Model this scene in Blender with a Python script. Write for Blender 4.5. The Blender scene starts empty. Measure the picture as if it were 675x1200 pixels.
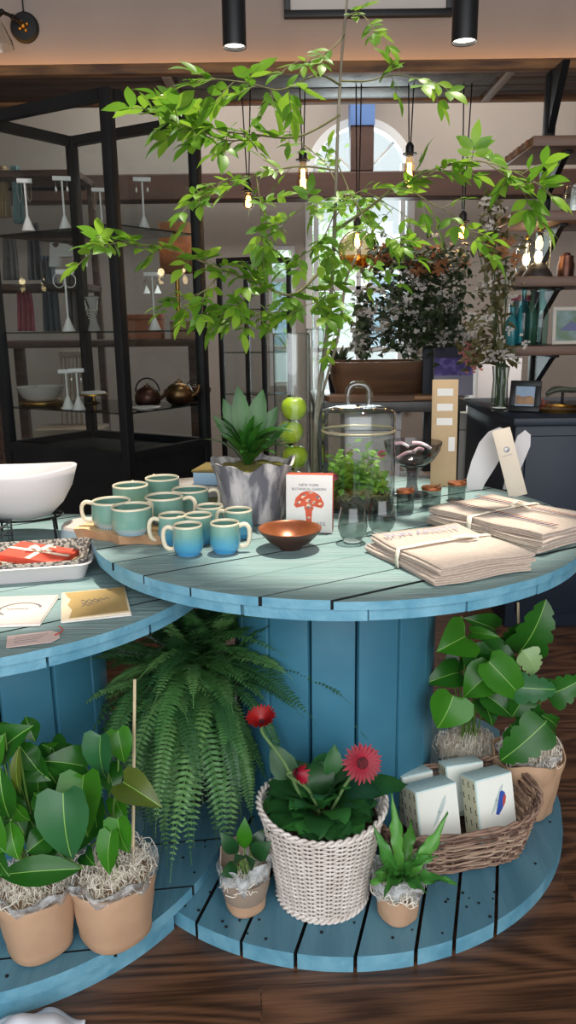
import bpy, bmesh, math, random
from mathutils import Vector as V, Matrix, noise
R = math.radians
PI = math.pi
random.seed(7)
sc = bpy.context.scene
COL = sc.collection
# ------------------------------------------------------------------ camera
F, PITCH, ROLL, H = 900.0, .238, -.013, 1.201
cam = bpy.data.cameras.new('camera')
cam.sensor_fit = 'VERTICAL'; cam.sensor_height = 36; cam.sensor_width = 36*675/1200
cam.lens = F*36/1200; cam.clip_start = .02; cam.clip_end = 200
cobj = bpy.data.objects.new('camera', cam); COL.objects.link(cobj)
cobj.matrix_world = Matrix.Translation((0, 0, H)) @ Matrix.Rotation(PI/2-PITCH, 4, 'X') @ Matrix.Rotation(ROLL, 4, 'Z')
sc.camera = cobj

def ray(px, py):
    x = (px-337.5)/F; y = -(py-600)/F
    c, s = math.cos(ROLL), math.sin(ROLL)
    x, y = c*x-s*y, s*x+c*y
    cp, sp = math.cos(PITCH), math.sin(PITCH)
    return V((x, cp+y*sp, -sp+y*cp))
def P(px, py, Y):                       # point of the photo at distance Y
    d = ray(px, py); return d*(Y/d.y)+V((0, 0, H))
def Z(px, py, z):                       # point of the photo on a level surface
    d = ray(px, py); return d*((z-H)/d.z)+V((0, 0, H))

# ------------------------------------------------------------------ materials
def lin(c):
    if isinstance(c, str):
        c = [int(c[i:i+2], 16)/255 for i in (0, 2, 4)]
    return tuple(((v/12.92) if v <= .04045 else ((v+.055)/1.055)**2.4) for v in c)+(1,)
MATS = {}
def M(name, c1, c2=None, scale=8, rough=.55, metal=0, bump=0, bscale=None, stretch=(1, 1, 1), rot=(0, 0, 0), transl=0, coat=0,
      contrast=(.35, .65), emit=0, spec=.5, detail=4, sheen=0, alpha=1):
    m = bpy.data.materials.new(name); m.use_nodes = True
    nt = m.node_tree; N = nt.nodes; L = nt.links
    b = N['Principled BSDF']; out = N['Material Output']
    b.inputs['Roughness'].default_value = rough; b.inputs['Metallic'].default_value = metal
    b.inputs['Specular IOR Level'].default_value = spec
    b.inputs['Coat Weight'].default_value = coat
    b.inputs['Sheen Weight'].default_value = sheen
    b.inputs['Base Color'].default_value = lin(c1)
    if emit:
        b.inputs['Emission Color'].default_value = lin(c1); b.inputs['Emission Strength'].default_value = emit
    tc = N.new('ShaderNodeTexCoord'); mp = N.new('ShaderNodeMapping')
    mp.inputs['Scale'].default_value = stretch; mp.inputs['Rotation'].default_value = rot
    L.new(tc.outputs['Object'], mp.inputs['Vector'])
    if c2:
        n = N.new('ShaderNodeTexNoise'); n.inputs['Scale'].default_value = scale; n.inputs['Detail'].default_value = detail
        L.new(mp.outputs['Vector'], n.inputs['Vector'])
        r = N.new('ShaderNodeValToRGB')
        r.color_ramp.elements[0].position = contrast[0]; r.color_ramp.elements[1].position = contrast[1]
        r.color_ramp.elements[0].color = lin(c1); r.color_ramp.elements[1].color = lin(c2)
        L.new(n.outputs['Fac'], r.inputs['Fac']); L.new(r.outputs['Color'], b.inputs['Base Color'])
    if bump:
        n2 = N.new('ShaderNodeTexNoise'); n2.inputs['Scale'].default_value = bscale or scale*3; n2.inputs['Detail'].default_value = 5
        L.new(mp.outputs['Vector'], n2.inputs['Vector'])
        bp = N.new('ShaderNodeBump'); bp.inputs['Strength'].default_value = bump; bp.inputs['Distance'].default_value = .01
        L.new(n2.outputs['Fac'], bp.inputs['Height']); L.new(bp.outputs['Normal'], b.inputs['Normal'])
    if transl:
        t = N.new('ShaderNodeBsdfTranslucent'); mx = N.new('ShaderNodeMixShader'); mx.inputs['Fac'].default_value = transl
        if c2: L.new(r.outputs['Color'], t.inputs['Color'])
        else: t.inputs['Color'].default_value = lin(c1)
        L.new(b.outputs['BSDF'], mx.inputs[1]); L.new(t.outputs['BSDF'], mx.inputs[2]); L.new(mx.outputs['Shader'], out.inputs['Surface'])
    MATS[name] = m
    return m
def thin_glass(name, tint='ffffff', refl=1.0, edge=.35, rough=.02):
    # thin clear wall: transmits straight through, reflects by angle, darkens towards grazing angles
    m = bpy.data.materials.new(name); m.use_nodes = True
    nt = m.node_tree; N = nt.nodes; L = nt.links; N.remove(N['Principled BSDF'])
    lw = N.new('ShaderNodeLayerWeight'); lw.inputs['Blend'].default_value = .5
    cr = N.new('ShaderNodeValToRGB'); cr.color_ramp.elements[0].color = lin(tint)
    c = lin(tint); k = 1-edge; cr.color_ramp.elements[1].color = (c[0]*k, c[1]*k, c[2]*k, 1); cr.color_ramp.elements[0].position = .45
    L.new(lw.outputs['Facing'], cr.inputs['Fac'])
    t = N.new('ShaderNodeBsdfTransparent'); L.new(cr.outputs['Color'], t.inputs['Color'])
    g = N.new('ShaderNodeBsdfGlossy'); g.inputs['Roughness'].default_value = rough
    pw = N.new('ShaderNodeMath'); pw.operation = 'POWER'; pw.inputs[1].default_value = 4; L.new(lw.outputs['Facing'], pw.inputs[0])
    mu = N.new('ShaderNodeMath'); mu.operation = 'MULTIPLY_ADD'; mu.inputs[1].default_value = .7*refl; mu.inputs[2].default_value = .04*refl
    L.new(pw.outputs[0], mu.inputs[0])
    mx = N.new('ShaderNodeMixShader'); L.new(mu.outputs[0], mx.inputs['Fac'])
    L.new(t.outputs['BSDF'], mx.inputs[1]); L.new(g.outputs['BSDF'], mx.inputs[2])
    L.new(mx.outputs['Shader'], N['Material Output'].inputs['Surface'])
    return m
def cellophane_mat(name):
    m = thin_glass(name, 'f4f7f8', 2.2, .2, rough=.12); N = m.node_tree.nodes; L = m.node_tree.links
    out = N['Material Output']; src = out.inputs['Surface'].links[0].from_socket
    d = N.new('ShaderNodeBsdfDiffuse'); d.inputs['Color'].default_value = (.85, .87, .88, 1)
    tc = N.new('ShaderNodeTexCoord'); nz = N.new('ShaderNodeTexNoise'); nz.inputs['Scale'].default_value = 45; nz.inputs['Detail'].default_value = 3; L.new(tc.outputs['Object'], nz.inputs['Vector'])
    cr = N.new('ShaderNodeValToRGB'); cr.color_ramp.elements[0].position = .42; cr.color_ramp.elements[0].color = (.08, .08, .08, 1); cr.color_ramp.elements[1].position = .7; cr.color_ramp.elements[1].color = (.6, .6, .6, 1); L.new(nz.outputs['Fac'], cr.inputs['Fac'])
    mx = N.new('ShaderNodeMixShader'); L.new(cr.outputs['Color'], mx.inputs['Fac']); L.new(src, mx.inputs[1]); L.new(d.outputs['BSDF'], mx.inputs[2]); L.new(mx.outputs['Shader'], out.inputs['Surface'])
    return m
def glaze(name, stops, h, rough=.22):
    # glaze whose colour changes with height on the pot (a dipped glaze)
    m = M(name, 'ffffff', rough=rough, coat=.3); N = m.node_tree.nodes; L = m.node_tree.links
    tc = N.new('ShaderNodeTexCoord'); sx = N.new('ShaderNodeSeparateXYZ'); L.new(tc.outputs['Object'], sx.inputs[0])
    nz = N.new('ShaderNodeTexNoise'); nz.inputs['Scale'].default_value = 40; L.new(tc.outputs['Object'], nz.inputs['Vector'])
    ad = N.new('ShaderNodeMath'); ad.operation = 'MULTIPLY_ADD'; ad.inputs[1].default_value = 1/h
    sb = N.new('ShaderNodeMath'); sb.operation = 'MULTIPLY'; sb.inputs[1].default_value = .16
    L.new(nz.outputs['Fac'], sb.inputs[0]); L.new(sx.outputs['Z'], ad.inputs[0]); L.new(sb.outputs[0], ad.inputs[2])
    cr = N.new('ShaderNodeValToRGB')
    while len(cr.color_ramp.elements) < len(stops): cr.color_ramp.elements.new(.5)
    for e, (p, c) in zip(cr.color_ramp.elements, stops): e.position = p; e.color = lin(c)
    L.new(ad.outputs[0], cr.inputs['Fac']); L.new(cr.outputs['Color'], N['Principled BSDF'].inputs['Base Color'])
    return m

# ------------------------------------------------------------------ mesh builder
def frame(d):
    d = d.normalized(); a = V((0, 0, 1)) if abs(d.z) < .95 else V((1, 0, 0))
    x = a.cross(d).normalized(); return x, d.cross(x).normalized()
class MB:
    def __init__(s): s.v = []; s.f = []; s.m = []
    def add(s, vs, fs, mi=0):
        o = len(s.v); s.v += [V(q) for q in vs]; s.f += [tuple(i+o for i in f) for f in fs]; s.m += [mi]*len(fs); return s
    def box(s, x0, x1, y0, y1, z0, z1, mi=0, T=None):
        vs = [V((x, y, z)) for x in (x0, x1) for y in (y0, y1) for z in (z0, z1)]
        if T: vs = [T @ q for q in vs]
        return s.add(vs, [(0, 1, 3, 2), (4, 6, 7, 5), (0, 4, 5, 1), (2, 3, 7, 6), (0, 2, 6, 4), (1, 5, 7, 3)], mi)
    def rbox(s, x0, x1, y0, y1, z0, z1, b=.004, mi=0, T=None):       # box with chamfered edges
        bm = bmesh.new(); bmesh.ops.create_cube(bm, size=1)
        for q in bm.verts: q.co = V(((x0+x1)/2+q.co.x*(x1-x0), (y0+y1)/2+q.co.y*(y1-y0), (z0+z1)/2+q.co.z*(z1-z0)))
        bmesh.ops.bevel(bm, geom=bm.edges[:], offset=b, segments=2, affect='EDGES', profile=.5)
        bm.verts.index_update()
        s.add([(T @ q.co if T else q.co) for q in bm.verts], [[q.index for q in f.verts] for f in bm.faces], mi); bm.free(); return s
    def tube(s, pts, r, n=8, mi=0, caps=True, closed=False, flat=None):
        pts = [V(q) for q in pts]; k = len(pts)
        rr = r if isinstance(r, (list, tuple)) else [r]*k
        vs = []; x = None
        for i in range(k):
            if closed: d = pts[(i+1) % k]-pts[i-1]
            else: d = pts[min(i+1, k-1)]-pts[max(i-1, 0)]
            if d.length < 1e-9: d = V((0, 0, 1))
            d.normalize()
            if x is None: x, y = frame(d)
            else:
                x = x-d*x.dot(d)
                if x.length < 1e-6: x, y = frame(d)
                x.normalize(); y = d.cross(x)
            for j in range(n):
                a = 2*PI*j/n
                vs.append(pts[i]+(x*math.cos(a)+y*math.sin(a)*(flat or 1))*rr[i])
        fs = []
        for i in range(k if closed else k-1):
            for j in range(n):
                a, b = i*n+j, i*n+(j+1) % n; c, d2 = ((i+1) % k)*n+(j+1) % n, ((i+1) % k)*n+j
                fs.append((a, b, c, d2))
        if caps and not closed:
            fs.append(tuple(range(n-1, -1, -1))); fs.append(tuple((k-1)*n+j for j in range(n)))
        return s.add(vs, fs, mi)
    def lathe(s, prof, c=(0, 0, 0), n=32, mi=0, sx=1, sy=1, fn=None, T=None):
        # prof: list of (r, z); fn(theta, r, z) -> (r, z) lets a ring waver
        c = V(c); vs = []; k = len(prof)
        for (r, z) in prof:
            for j in range(n):
                a = 2*PI*j/n; r2, z2 = fn(a, r, z) if fn else (r, z)
                q = V((r2*math.cos(a)*sx, r2*math.sin(a)*sy, z2))
                vs.append((T @ q if T else q)+c)
        fs = [(i*n+j, i*n+(j+1) % n, (i+1)*n+(j+1) % n, (i+1)*n+j) for i in range(k-1) for j in range(n)]
        if prof[0][0] > 1e-5: fs.append(tuple(range(n-1, -1, -1)))
        if prof[-1][0] > 1e-5: fs.append(tuple((k-1)*n+j for j in range(n)))
        return s.add(vs, fs, mi)
    def shell(s, prof, c=(0, 0, 0), n=32, mi=0, sx=1, sy=1, fn=None):   # open lathe, no caps
        c = V(c); vs = []; k = len(prof)
        for (r, z) in prof:
            for j in range(n):
                a = 2*PI*j/n; r2, z2 = fn(a, r, z) if fn else (r, z)
                vs.append(V((r2*math.cos(a)*sx, r2*math.sin(a)*sy, z2))+c)
        return s.add(vs, [(i*n+j, i*n+(j+1) % n, (i+1)*n+(j+1) % n, (i+1)*n+j) for i in range(k-1) for j in range(n)], mi)
    def prism(s, poly, z0, z1, mi=0, top=None, T=None, side=None):
        n = len(poly); vs = [V((x, y, z0)) for x, y in poly]+[V((x, y, z1)) for x, y in poly]
        if T: vs = [T @ q for q in vs]
        s.add(vs, [tuple(range(n-1, -1, -1))]+[(i, (i+1) % n, n+(i+1) % n, n+i) for i in range(n)], mi if side is None else side)
        o = len(s.v)-n; s.f.append(tuple(o+i for i in range(n))); s.m.append(mi if top is None else top); return s
    def ball(s, c, r, mi=0, n=12, m=8, sz=1):
        c = V(c); return s.lathe([(max(1e-6, r*math.sin(PI*i/m)), -r*sz*math.cos(PI*i/m)) for i in range(m+1)], c, n, mi)
    def grid(s, fn, nu, nv, mi=0):
        vs = [fn(i/nu, j/nv) for i in range(nu+1) for j in range(nv+1)]
        return s.add(vs, [(i*(nv+1)+j, (i+1)*(nv+1)+j, (i+1)*(nv+1)+j+1, i*(nv+1)+j+1) for i in range(nu) for j in range(nv)], mi)
    def build(s, name, mats, parent=None, world=True, smooth=40, kind=None, label=None, loc=None, solid=0):
        me = bpy.data.meshes.new(name)
        o = V((0, 0, 0))
        if world:
            if parent is not None:
                q = parent
                while q is not None: o = o+q.location; q = q.parent
            elif loc is not None: o = V(loc)
        me.from_pydata([tuple(q-o) for q in s.v], [], s.f)
        if not isinstance(mats, (list, tuple)): mats = [mats]
        for m in mats: me.materials.append(m)
        me.polygons.foreach_set('material_index', s.m)
        if smooth:
            me.polygons.foreach_set('use_smooth', [True]*len(s.f)); me.set_sharp_from_angle(angle=R(smooth))
        me.update()
        ob = bpy.data.objects.new(name, me); COL.objects.link(ob)
        if parent is not None: ob.parent = parent
        elif loc is not None: ob.location = loc
        if solid:
            md = ob.modifiers.new('thickness', 'SOLIDIFY'); md.thickness = solid; md.offset = 0
        if kind: ob['kind'] = kind
        if label: ob['label'] = label
        return ob
def thing(name, label, cat, loc=(0, 0, 0), group=None, rz=0):
    o = bpy.data.objects.new(name, None); COL.objects.link(o); o.empty_display_size = .05
    o.location = loc; o.rotation_euler = (0, 0, rz); return tag(o, label, cat, group)
def tag(o, label, cat, group=None):
    o['label'] = label; o['category'] = cat
    if group: o['group'] = group
    return o
def dup(root, loc, rz=0, label=None, group=None, rx=0, ry=0, scale=None):
    r = root.copy(); COL.objects.link(r); r.location = loc; r.rotation_euler = (rx, ry, rz)
    if scale: r.scale = (scale,)*3
    if label: r['label'] = label
    if group: r['group'] = group
    for ch in list(root.children):
        c = ch.copy(); COL.objects.link(c); c.parent = r
        for g in list(ch.children):
            d = g.copy(); COL.objects.link(d); d.parent = c
    return r
def struct(name, mb, mat, smooth=0, solid=0):
    return mb.build(name, mat, kind='structure', smooth=smooth, solid=solid)
def lettering(lines, mats, parent, T, name='lettering', label=None):
    # lines: (text, size, x, y); flat letters laid on the plane of T, converted to mesh
    mb = MB(); dg = None
    for text, size, x, y in lines:
        cu = bpy.data.curves.new('txt', 'FONT'); cu.body = text; cu.size = size; cu.align_x = 'CENTER'; cu.resolution_u = 2
        ob = bpy.data.objects.new('txt', cu); COL.objects.link(ob)
        dg = bpy.context.evaluated_depsgraph_get()
        me = bpy.data.meshes.new_from_object(ob.evaluated_get(dg))
        mb.add([T @ V((q.co.x+x, q.co.y+y, 0)) for q in me.vertices], [tuple(p.vertices) for p in me.polygons])
        bpy.data.objects.remove(ob); bpy.data.meshes.remove(me); bpy.data.curves.remove(cu)
    return mb.build(name, mats, parent, smooth=0, label=label)
def basis(o, x, y):
    # matrix with origin o, x axis x, y axis near y
    x = V(x).normalized(); y = V(y); y = (y-x*y.dot(x)).normalized(); z = x.cross(y)
    return Matrix(((x.x, y.x, z.x, o[0]), (x.y, y.y, z.y, o[1]), (x.z, y.z, z.z, o[2]), (0, 0, 0, 1)))
def spline(pts, n=6):
    pts = [V(q) for q in pts]; out = []
    for i in range(len(pts)-1):
        a = pts[max(i-1, 0)]; b = pts[i]; c = pts[i+1]; d = pts[min(i+2, len(pts)-1)]
        for k in range(n):
            t = k/n; out.append(.5*((2*b)+(c-a)*t+(2*a-5*b+4*c-d)*t*t+(3*b-a-3*c+d)*t**3))
    out.append(pts[-1]); return out
HEART = [(0, .0), (.0, .30), (.06, .52), (.18, .62), (.35, .58), (.55, .45), (.75, .27), (.9, .1), (1, 0)]
OVAL = [(0, 0), (.08, .16), (.22, .36), (.42, .47), (.6, .43), (.78, .27), (.92, .09), (1, 0)]
LANCE = [(0, .03), (.12, .2), (.35, .42), (.6, .47), (.82, .3), (.94, .12), (1, 0)]
def leaf(mb, base, tip, width, up, prof=OVAL, fold=.18, droop=.12, mi=0, wave=0, notch=.12, rib=None):
    # a leaf blade from base to tip: two halves folded along the midrib, drooping to the tip
    base = V(base); tip = V(tip); d = tip-base; L = d.length; d.normalize()
    up = V(up); up = up-d*up.dot(d)
    if up.length < 1e-4: up = frame(d)[0]
    up.normalize(); sd = d.cross(up); vs = []; ph = random.random()*6
    for i, (t, w) in enumerate(prof):
        mid = base+d*(L*t)+up*(L*droop*(1-(2*t-1)**2))
        back = -d*(L*notch) if (prof is HEART and i in (1, 2)) else V((0, 0, 0))
        if prof is HEART and i == 1: back = -d*L*.13
        if prof is HEART and i == 2: back = -d*L*.14
        ks = (-1, -.55, 0, .55, 1) if rib is None else (-1, -.55, -min(.5, .011/max(.02, w)), min(.5, .011/max(.02, w)), .55, 1)
        for k in ks:
            q = mid+sd*(k*w*width)+up*(fold*abs(k)*w*width)
            if k and prof is HEART: q = q+back*abs(k)
            if abs(k) == 1 and wave: q = q+up*(wave*width*math.sin(t*17+ph+(k > 0)*2))
            vs.append(q)
    nk = 5 if rib is None else 6
    fs = [(i*nk+j, i*nk+j+1, (i+1)*nk+j+1, (i+1)*nk+j) for i in range(len(prof)-1) for j in range(nk-1)]
    mb.add(vs, fs, mi)
    if rib is not None:
        for q in range(len(prof)-1): mb.m[len(mb.m)-len(fs)+q*5+2] = rib
def wool(mb, c, r, n, rz=.6, rad=.0008, mi=0, spread=1.0, k=9):
    # loose curled shavings
    c = V(c)
    for _ in range(n):
        a = random.uniform(0, 2*PI); q = V((math.cos(a), math.sin(a), 0))*r*math.sqrt(random.random())
        ax = V((random.gauss(0, .5), random.gauss(0, .5), random.gauss(0, .8))).normalized(); x, y = frame(ax)
        rr = r*random.uniform(.25, .7)*spread; a0 = random.random()*6; sp = random.uniform(1.5, 4.5); pts = []
        for i in range(k):
            t = i/(k-1); an = a0+sp*t
            p = q+x*math.cos(an)*rr*.6+y*math.sin(an)*rr*.6+V((0, 0, random.random()*.2*r+rz*r*(1-q.length/r*.6)*random.random()))
            if p.length > r*1.35: p = p*(r*1.35/p.length)
            p.z = max(p.z, -.02*r); pts.append(c+p)
        mb.tube(spline(pts, 2), rad, 3, mi, caps=False)
# ================================================================== materials
paint_top = M('teal_paint_worn_top', '84999a', '73908f', scale=9, rough=.5, bump=.5, bscale=30, stretch=(.3, 4, 1), rot=(0, 0, R(-30)), detail=9)
paint_rim = M('teal_paint_lit_rim', '5690a8', '74a9bd', scale=18, rough=.5, bump=.35, bscale=40, detail=6)  # same teal paint, lightened for the front-lit rims
paint_body = M('teal_paint_shaded_body', '356f87', '427f96', scale=4, rough=.42, bump=.12, bscale=25, detail=5)  # same teal paint, darkened for the shade under the top
paint_base = M('teal_paint_base', '477488', '5a8799', scale=7, rough=.45, bump=.4, bscale=26, detail=8, stretch=(3, .35, 1), rot=(0, 0, R(16)))
dark_gap = M('gap_shade', '0c1416', rough=.9)  # near-black standing in for shade in plank gaps; also nail marks
wall_paint = M('warm_grey_plaster', '9b8e86', '94877f', scale=2, rough=.85)
wall_far = M('beige_plaster', '9d948c', '968d86', scale=2, rough=.85)
white_paint = M('white_trim', 'cfd0d0', rough=.5)
canopy_wood = M('rough_dark_timber', '5a4030', '2e211b', scale=5, rough=.75, bump=.4, stretch=(.5, 4, 4))
canopy_edge = M('live_edge_timber', '8a6038', '4e3220', scale=6, rough=.7, bump=.3, stretch=(.6, 4, 4))
panel_metal = M('aged_tin', '6c6a68', '45403d', scale=9, rough=.5, metal=.4, bump=.2)
beam_wood = M('red_brown_beam', '452a1e', '362017', scale=4, rough=.6, stretch=(.4, 3, 3))
black_metal = M('black_metal', '17181a', '1f2022', scale=6, rough=.45, metal=.3)
black_iron = M('black_iron', '16171a', rough=.4, metal=.5)
pane_glass = thin_glass('pane_glass', 'e9eeee', 1.1, .2)
clear_glass = thin_glass('clear_glass', 'f4f8f6', 2.0, .8)
smoke_glass = thin_glass('smoke_glass', 'bcc4c2', 2.0, .6)
grey_glass = thin_glass('grey_glass', 'b9b6ba', 1.3, .4)
teal_glass = thin_glass('teal_glass', '9fdfe6', 1.2, .4)
aqua_glass = thin_glass('aqua_glass', 'cfeae6', 1.2, .4)
amber_glass = thin_glass('amber_glass', 'd8a860', 1.2, .4)
glow = M('filament_glow', 'ffc66b', emit=28)
glow_small = M('bulb_glow', 'ffd9a0', emit=14)
led = M('led_strip', 'ffb24e', emit=15)
lens_glow = M('downlight_lens', 'fff4e4', emit=6)
brass = M('brass', 'b58b45', rough=.3, metal=1)
copper = M('copper', 'a8643c', '8a4c2c', scale=7, rough=.32, metal=.6)
white_ceramic = M('white_ceramic', 'd0cac9', 'c8c2c2', scale=3, rough=.5)
card_white = M('white_card', 'dcd7d1', rough=.7)
ink = M('grey_ink', '6a6b74', rough=.8)
navy = M('navy_cabinet_paint', '14202f', '17263a', scale=3, rough=.5)
kraft = M('kraft_paper', 'c29f80', 'b59173', scale=9, rough=.75, bump=.25, bscale=22)
kraft2 = M('kraft_card', 'b99d78', 'ad9170', scale=9, rough=.75)

# ================================================================== setting
def floor_mat():
    m = M('dark_oak_boards', '3b2519', rough=.38); N = m.node_tree.nodes; L = m.node_tree.links; b = N['Principled BSDF']
    tc = N.new('ShaderNodeTexCoord')
    br = N.new('ShaderNodeTexBrick'); br.inputs['Scale'].default_value = 1; br.inputs['Brick Width'].default_value = 1.35; br.inputs['Row Height'].default_value = .085
    br.inputs['Mortar Size'].default_value = .0016; br.inputs['Mortar Smooth'].default_value = .2
    br.inputs['Color1'].default_value = (.25, .25, .25, 1); br.inputs['Color2'].default_value = (.8, .8, .8, 1); br.inputs['Mortar'].default_value = (0, 0, 0, 1)
    mp0 = N.new('ShaderNodeMapping'); mp0.inputs['Rotation'].default_value = (0, 0, R(-3)); L.new(tc.outputs['Object'], mp0.inputs['Vector']); L.new(mp0.outputs['Vector'], br.inputs['Vector'])
    mp = N.new('ShaderNodeMapping'); mp.inputs['Scale'].default_value = (.55, 4.2, 1)
    av = N.new('ShaderNodeVectorMath'); av.operation = 'MULTIPLY_ADD'; av.inputs[1].default_value = (7, 7, 7)
    L.new(br.outputs['Color'], av.inputs[0]); L.new(mp0.outputs['Vector'], mp.inputs['Vector']); L.new(mp.outputs['Vector'], av.inputs[2])
    cn = N.new('ShaderNodeTexNoise'); cn.inputs['Scale'].default_value = 1.5; cn.inputs['Detail'].default_value = 1; L.new(av.outputs['Vector'], cn.inputs['Vector'])
    m1 = N.new('ShaderNodeMath'); m1.operation = 'MULTIPLY'; m1.inputs[1].default_value = 95; L.new(cn.outputs['Fac'], m1.inputs[0])
    m2_ = N.new('ShaderNodeMath'); m2_.operation = 'SINE'; L.new(m1.outputs[0], m2_.inputs[0])
    wv = N.new('ShaderNodeMath'); wv.operation = 'MULTIPLY_ADD'; wv.inputs[1].default_value = .5; wv.inputs[2].default_value = .5; L.new(m2_.outputs[0], wv.inputs[0])
    fine = N.new('ShaderNodeTexNoise'); fine.inputs['Scale'].default_value = 14; fine.inputs['Detail'].default_value = 6
    mp2 = N.new('ShaderNodeMapping'); mp2.inputs['Scale'].default_value = (.6, 12, 1); L.new(mp0.outputs['Vector'], mp2.inputs['Vector']); L.new(mp2.outputs['Vector'], fine.inputs['Vector'])
    mm = N.new('ShaderNodeMix'); mm.data_type = 'FLOAT'; mm.inputs[0].default_value = .68
    L.new(wv.outputs[0], mm.inputs[2]); L.new(fine.outputs['Fac'], mm.inputs[3])
    cr = N.new('ShaderNodeValToRGB'); cr.color_ramp.elements[0].position = .3; cr.color_ramp.elements[1].position = .7
    cr.color_ramp.elements[0].color = lin('3d261a'); cr.color_ramp.elements[1].color = lin('775139')
    L.new(mm.outputs[0], cr.inputs['Fac'])
    mc = N.new('ShaderNodeMix'); mc.data_type = 'RGBA'; mc.blend_type = 'MULTIPLY'; mc.inputs[0].default_value = .3
    L.new(cr.outputs['Color'], mc.inputs[6]); L.new(br.outputs['Color'], mc.inputs[7]); L.new(mc.outputs[2], b.inputs['Base Color'])
    bp = N.new('ShaderNodeBump'); bp.inputs['Strength'].default_value = .15; bp.inputs['Distance'].default_value = .004
    L.new(mm.outputs[0], bp.inputs['Height']); L.new(bp.outputs['Normal'], b.inputs['Normal'])
    return m
struct('floor', MB().box(-2.7, 2.7, -1.5, 6.12, -.05, 0), floor_mat())
struct('wall_left', MB().box(-2.7, -2.6, -1.5, 6.12, 0, 3.4), wall_far)
struct('wall_right', MB().box(2.6, 2.7, -1.5, 6.12, 0, 3.4), wall_far)
WY = 3.80; CB = 4.08                                                            # the header wall over the opening
struct('wall_header', MB().box(-2.6, 2.6, WY, WY+.12, 2.289, 3.4), wall_paint)
# far wall with arched window openings
FY = 6.0
def arch(cx, hw, z0, zs, n=20):
    return [(cx-hw, z0), (cx+hw, z0)]+[(cx+hw*math.cos(PI*i/n), zs+hw*math.sin(PI*i/n)) for i in range(n+1)]
wc = P(422, 205, FY); ARCHX = wc.x; ZS = wc.z-.02
def wall_with_openings():
    # strips left, between and right of the openings, plus the spandrel over the arch
    mb = MB(); hw = .40; cx = ARCHX
    y0, y1 = FY, FY+.12
    n0, n1 = P(314, 300, FY).x, P(346, 300, FY).x                    # narrow side window, left
    for a, b in ((-2.6, n0), (n1, cx-hw), (cx+hw, 2.6)): mb.box(a, b, y0, y1, 0, 3.4)
    mb.box(n0, n1, y0, y1, 0, .75); mb.box(n0, n1, y0, y1, 1.78, 3.4)
    mb.box(cx-hw, cx+hw, y0, y1, 0, .55)
    k = 24; pts = [(cx+hw*math.cos(PI*i/k), ZS+hw*math.sin(PI*i/k)) for i in range(k+1)]
    for (xa, za), (xb, zb) in zip(pts, pts[1:]):
        mb.add([(xa, y0, za), (xb, y0, zb), (xb, y0, 3.4), (xa, y0, 3.4), (xa, y1, za), (xb, y1, zb), (xb, y1, 3.4), (xa, y1, 3.4)],
               [(0, 1, 2, 3), (7, 6, 5, 4), (0, 4, 5, 1), (3, 2, 6, 7)])
    return mb, cx, hw, n0, n1
wmb, cx, hw, n0, n1 = wall_with_openings(); struct('wall_back', wmb, wall_far)
def window_main():
    mb = MB(); y0, y1 = FY+.02, FY+.08; k = 24
    for r0, r1 in ((hw-.055, hw),):                                  # arched casing
        for i in range(k):
            a, b = PI*i/k, PI*(i+1)/k
            vs = [(cx+r*math.cos(t), y, ZS+r*math.sin(t)) for y in (y0-.04, y1) for r in (r0, r1) for t in (a, b)]
            mb.add(vs, [(0, 1, 3, 2), (4, 6, 7, 5), (0, 4, 5, 1), (2, 3, 7, 6)])
    for a in (-.004, -.4, .4): mb.box(cx+a*hw*2-.018, cx+a*hw*2+.018, y0, y1, .55, ZS+(hw*.98 if abs(a) < .1 else .1))
    for x in (-hw, hw-.05): mb.box(cx+x, cx+x+.05, y0-.04, y1, .55, ZS)
    for z in (.55, 1.0, 1.45, ZS-.03): mb.box(cx-hw, cx+hw, y0, y1, z, z+.035)
    for t in (PI/4, 3*PI/4): mb.tube([(cx, y0+.03, ZS), (cx+hw*math.cos(t), y0+.03, ZS+hw*math.sin(t))], .012, 6)
    return mb
w1 = struct('window_1', window_main(), white_paint)
pm = MB().box(cx-hw, cx+hw, FY+.048, FY+.052, .55, ZS); pm.prism([(x, z) for x, z in arch(cx, hw, ZS, ZS)[2:]], 0, .004, T=basis((0, FY+.052, 0), (1, 0, 0), (0, 0, 1)))
pm.build('pane', pane_glass, w1, smooth=0)
m2 = MB()
for x in (n0, n1-.03): m2.box(x, x+.03, FY+.02, FY+.09, .75, 1.78)
for z in (.75, 1.02, 1.28, 1.52, 1.75): m2.box(n0, n1, FY+.03, FY+.07, z, z+.03)
w2 = struct('window_2', m2, white_paint)
MB().box(n0, n1, FY+.045, FY+.05, .75, 1.78).build('pane', pane_glass, w2, smooth=0)
# brown tie beam and king post in front of the window
za, zb = P(420, 234, 5.8).z, P(420, 203, 5.8).z
struct('trim_1', MB().rbox(-2.6, 2.6, 5.72, 5.88, za, zb, .01), beam_wood)
pa, pb = P(410, 150, 5.8).x, P(437, 150, 5.8).x
struct('trim_2', MB().rbox(pa, pb, 5.72, 5.88, zb, 3.3, .008), beam_wood)
tz = P(424, 146, 5.7).z
tape = MB().box(pa-.004, pb+.004, 5.712, 5.885, tz, 3.3)
struct('trim_3', tape, M('blue_wrap', '3f5f93', '4a6ba0', scale=6, rough=.5))
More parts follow.
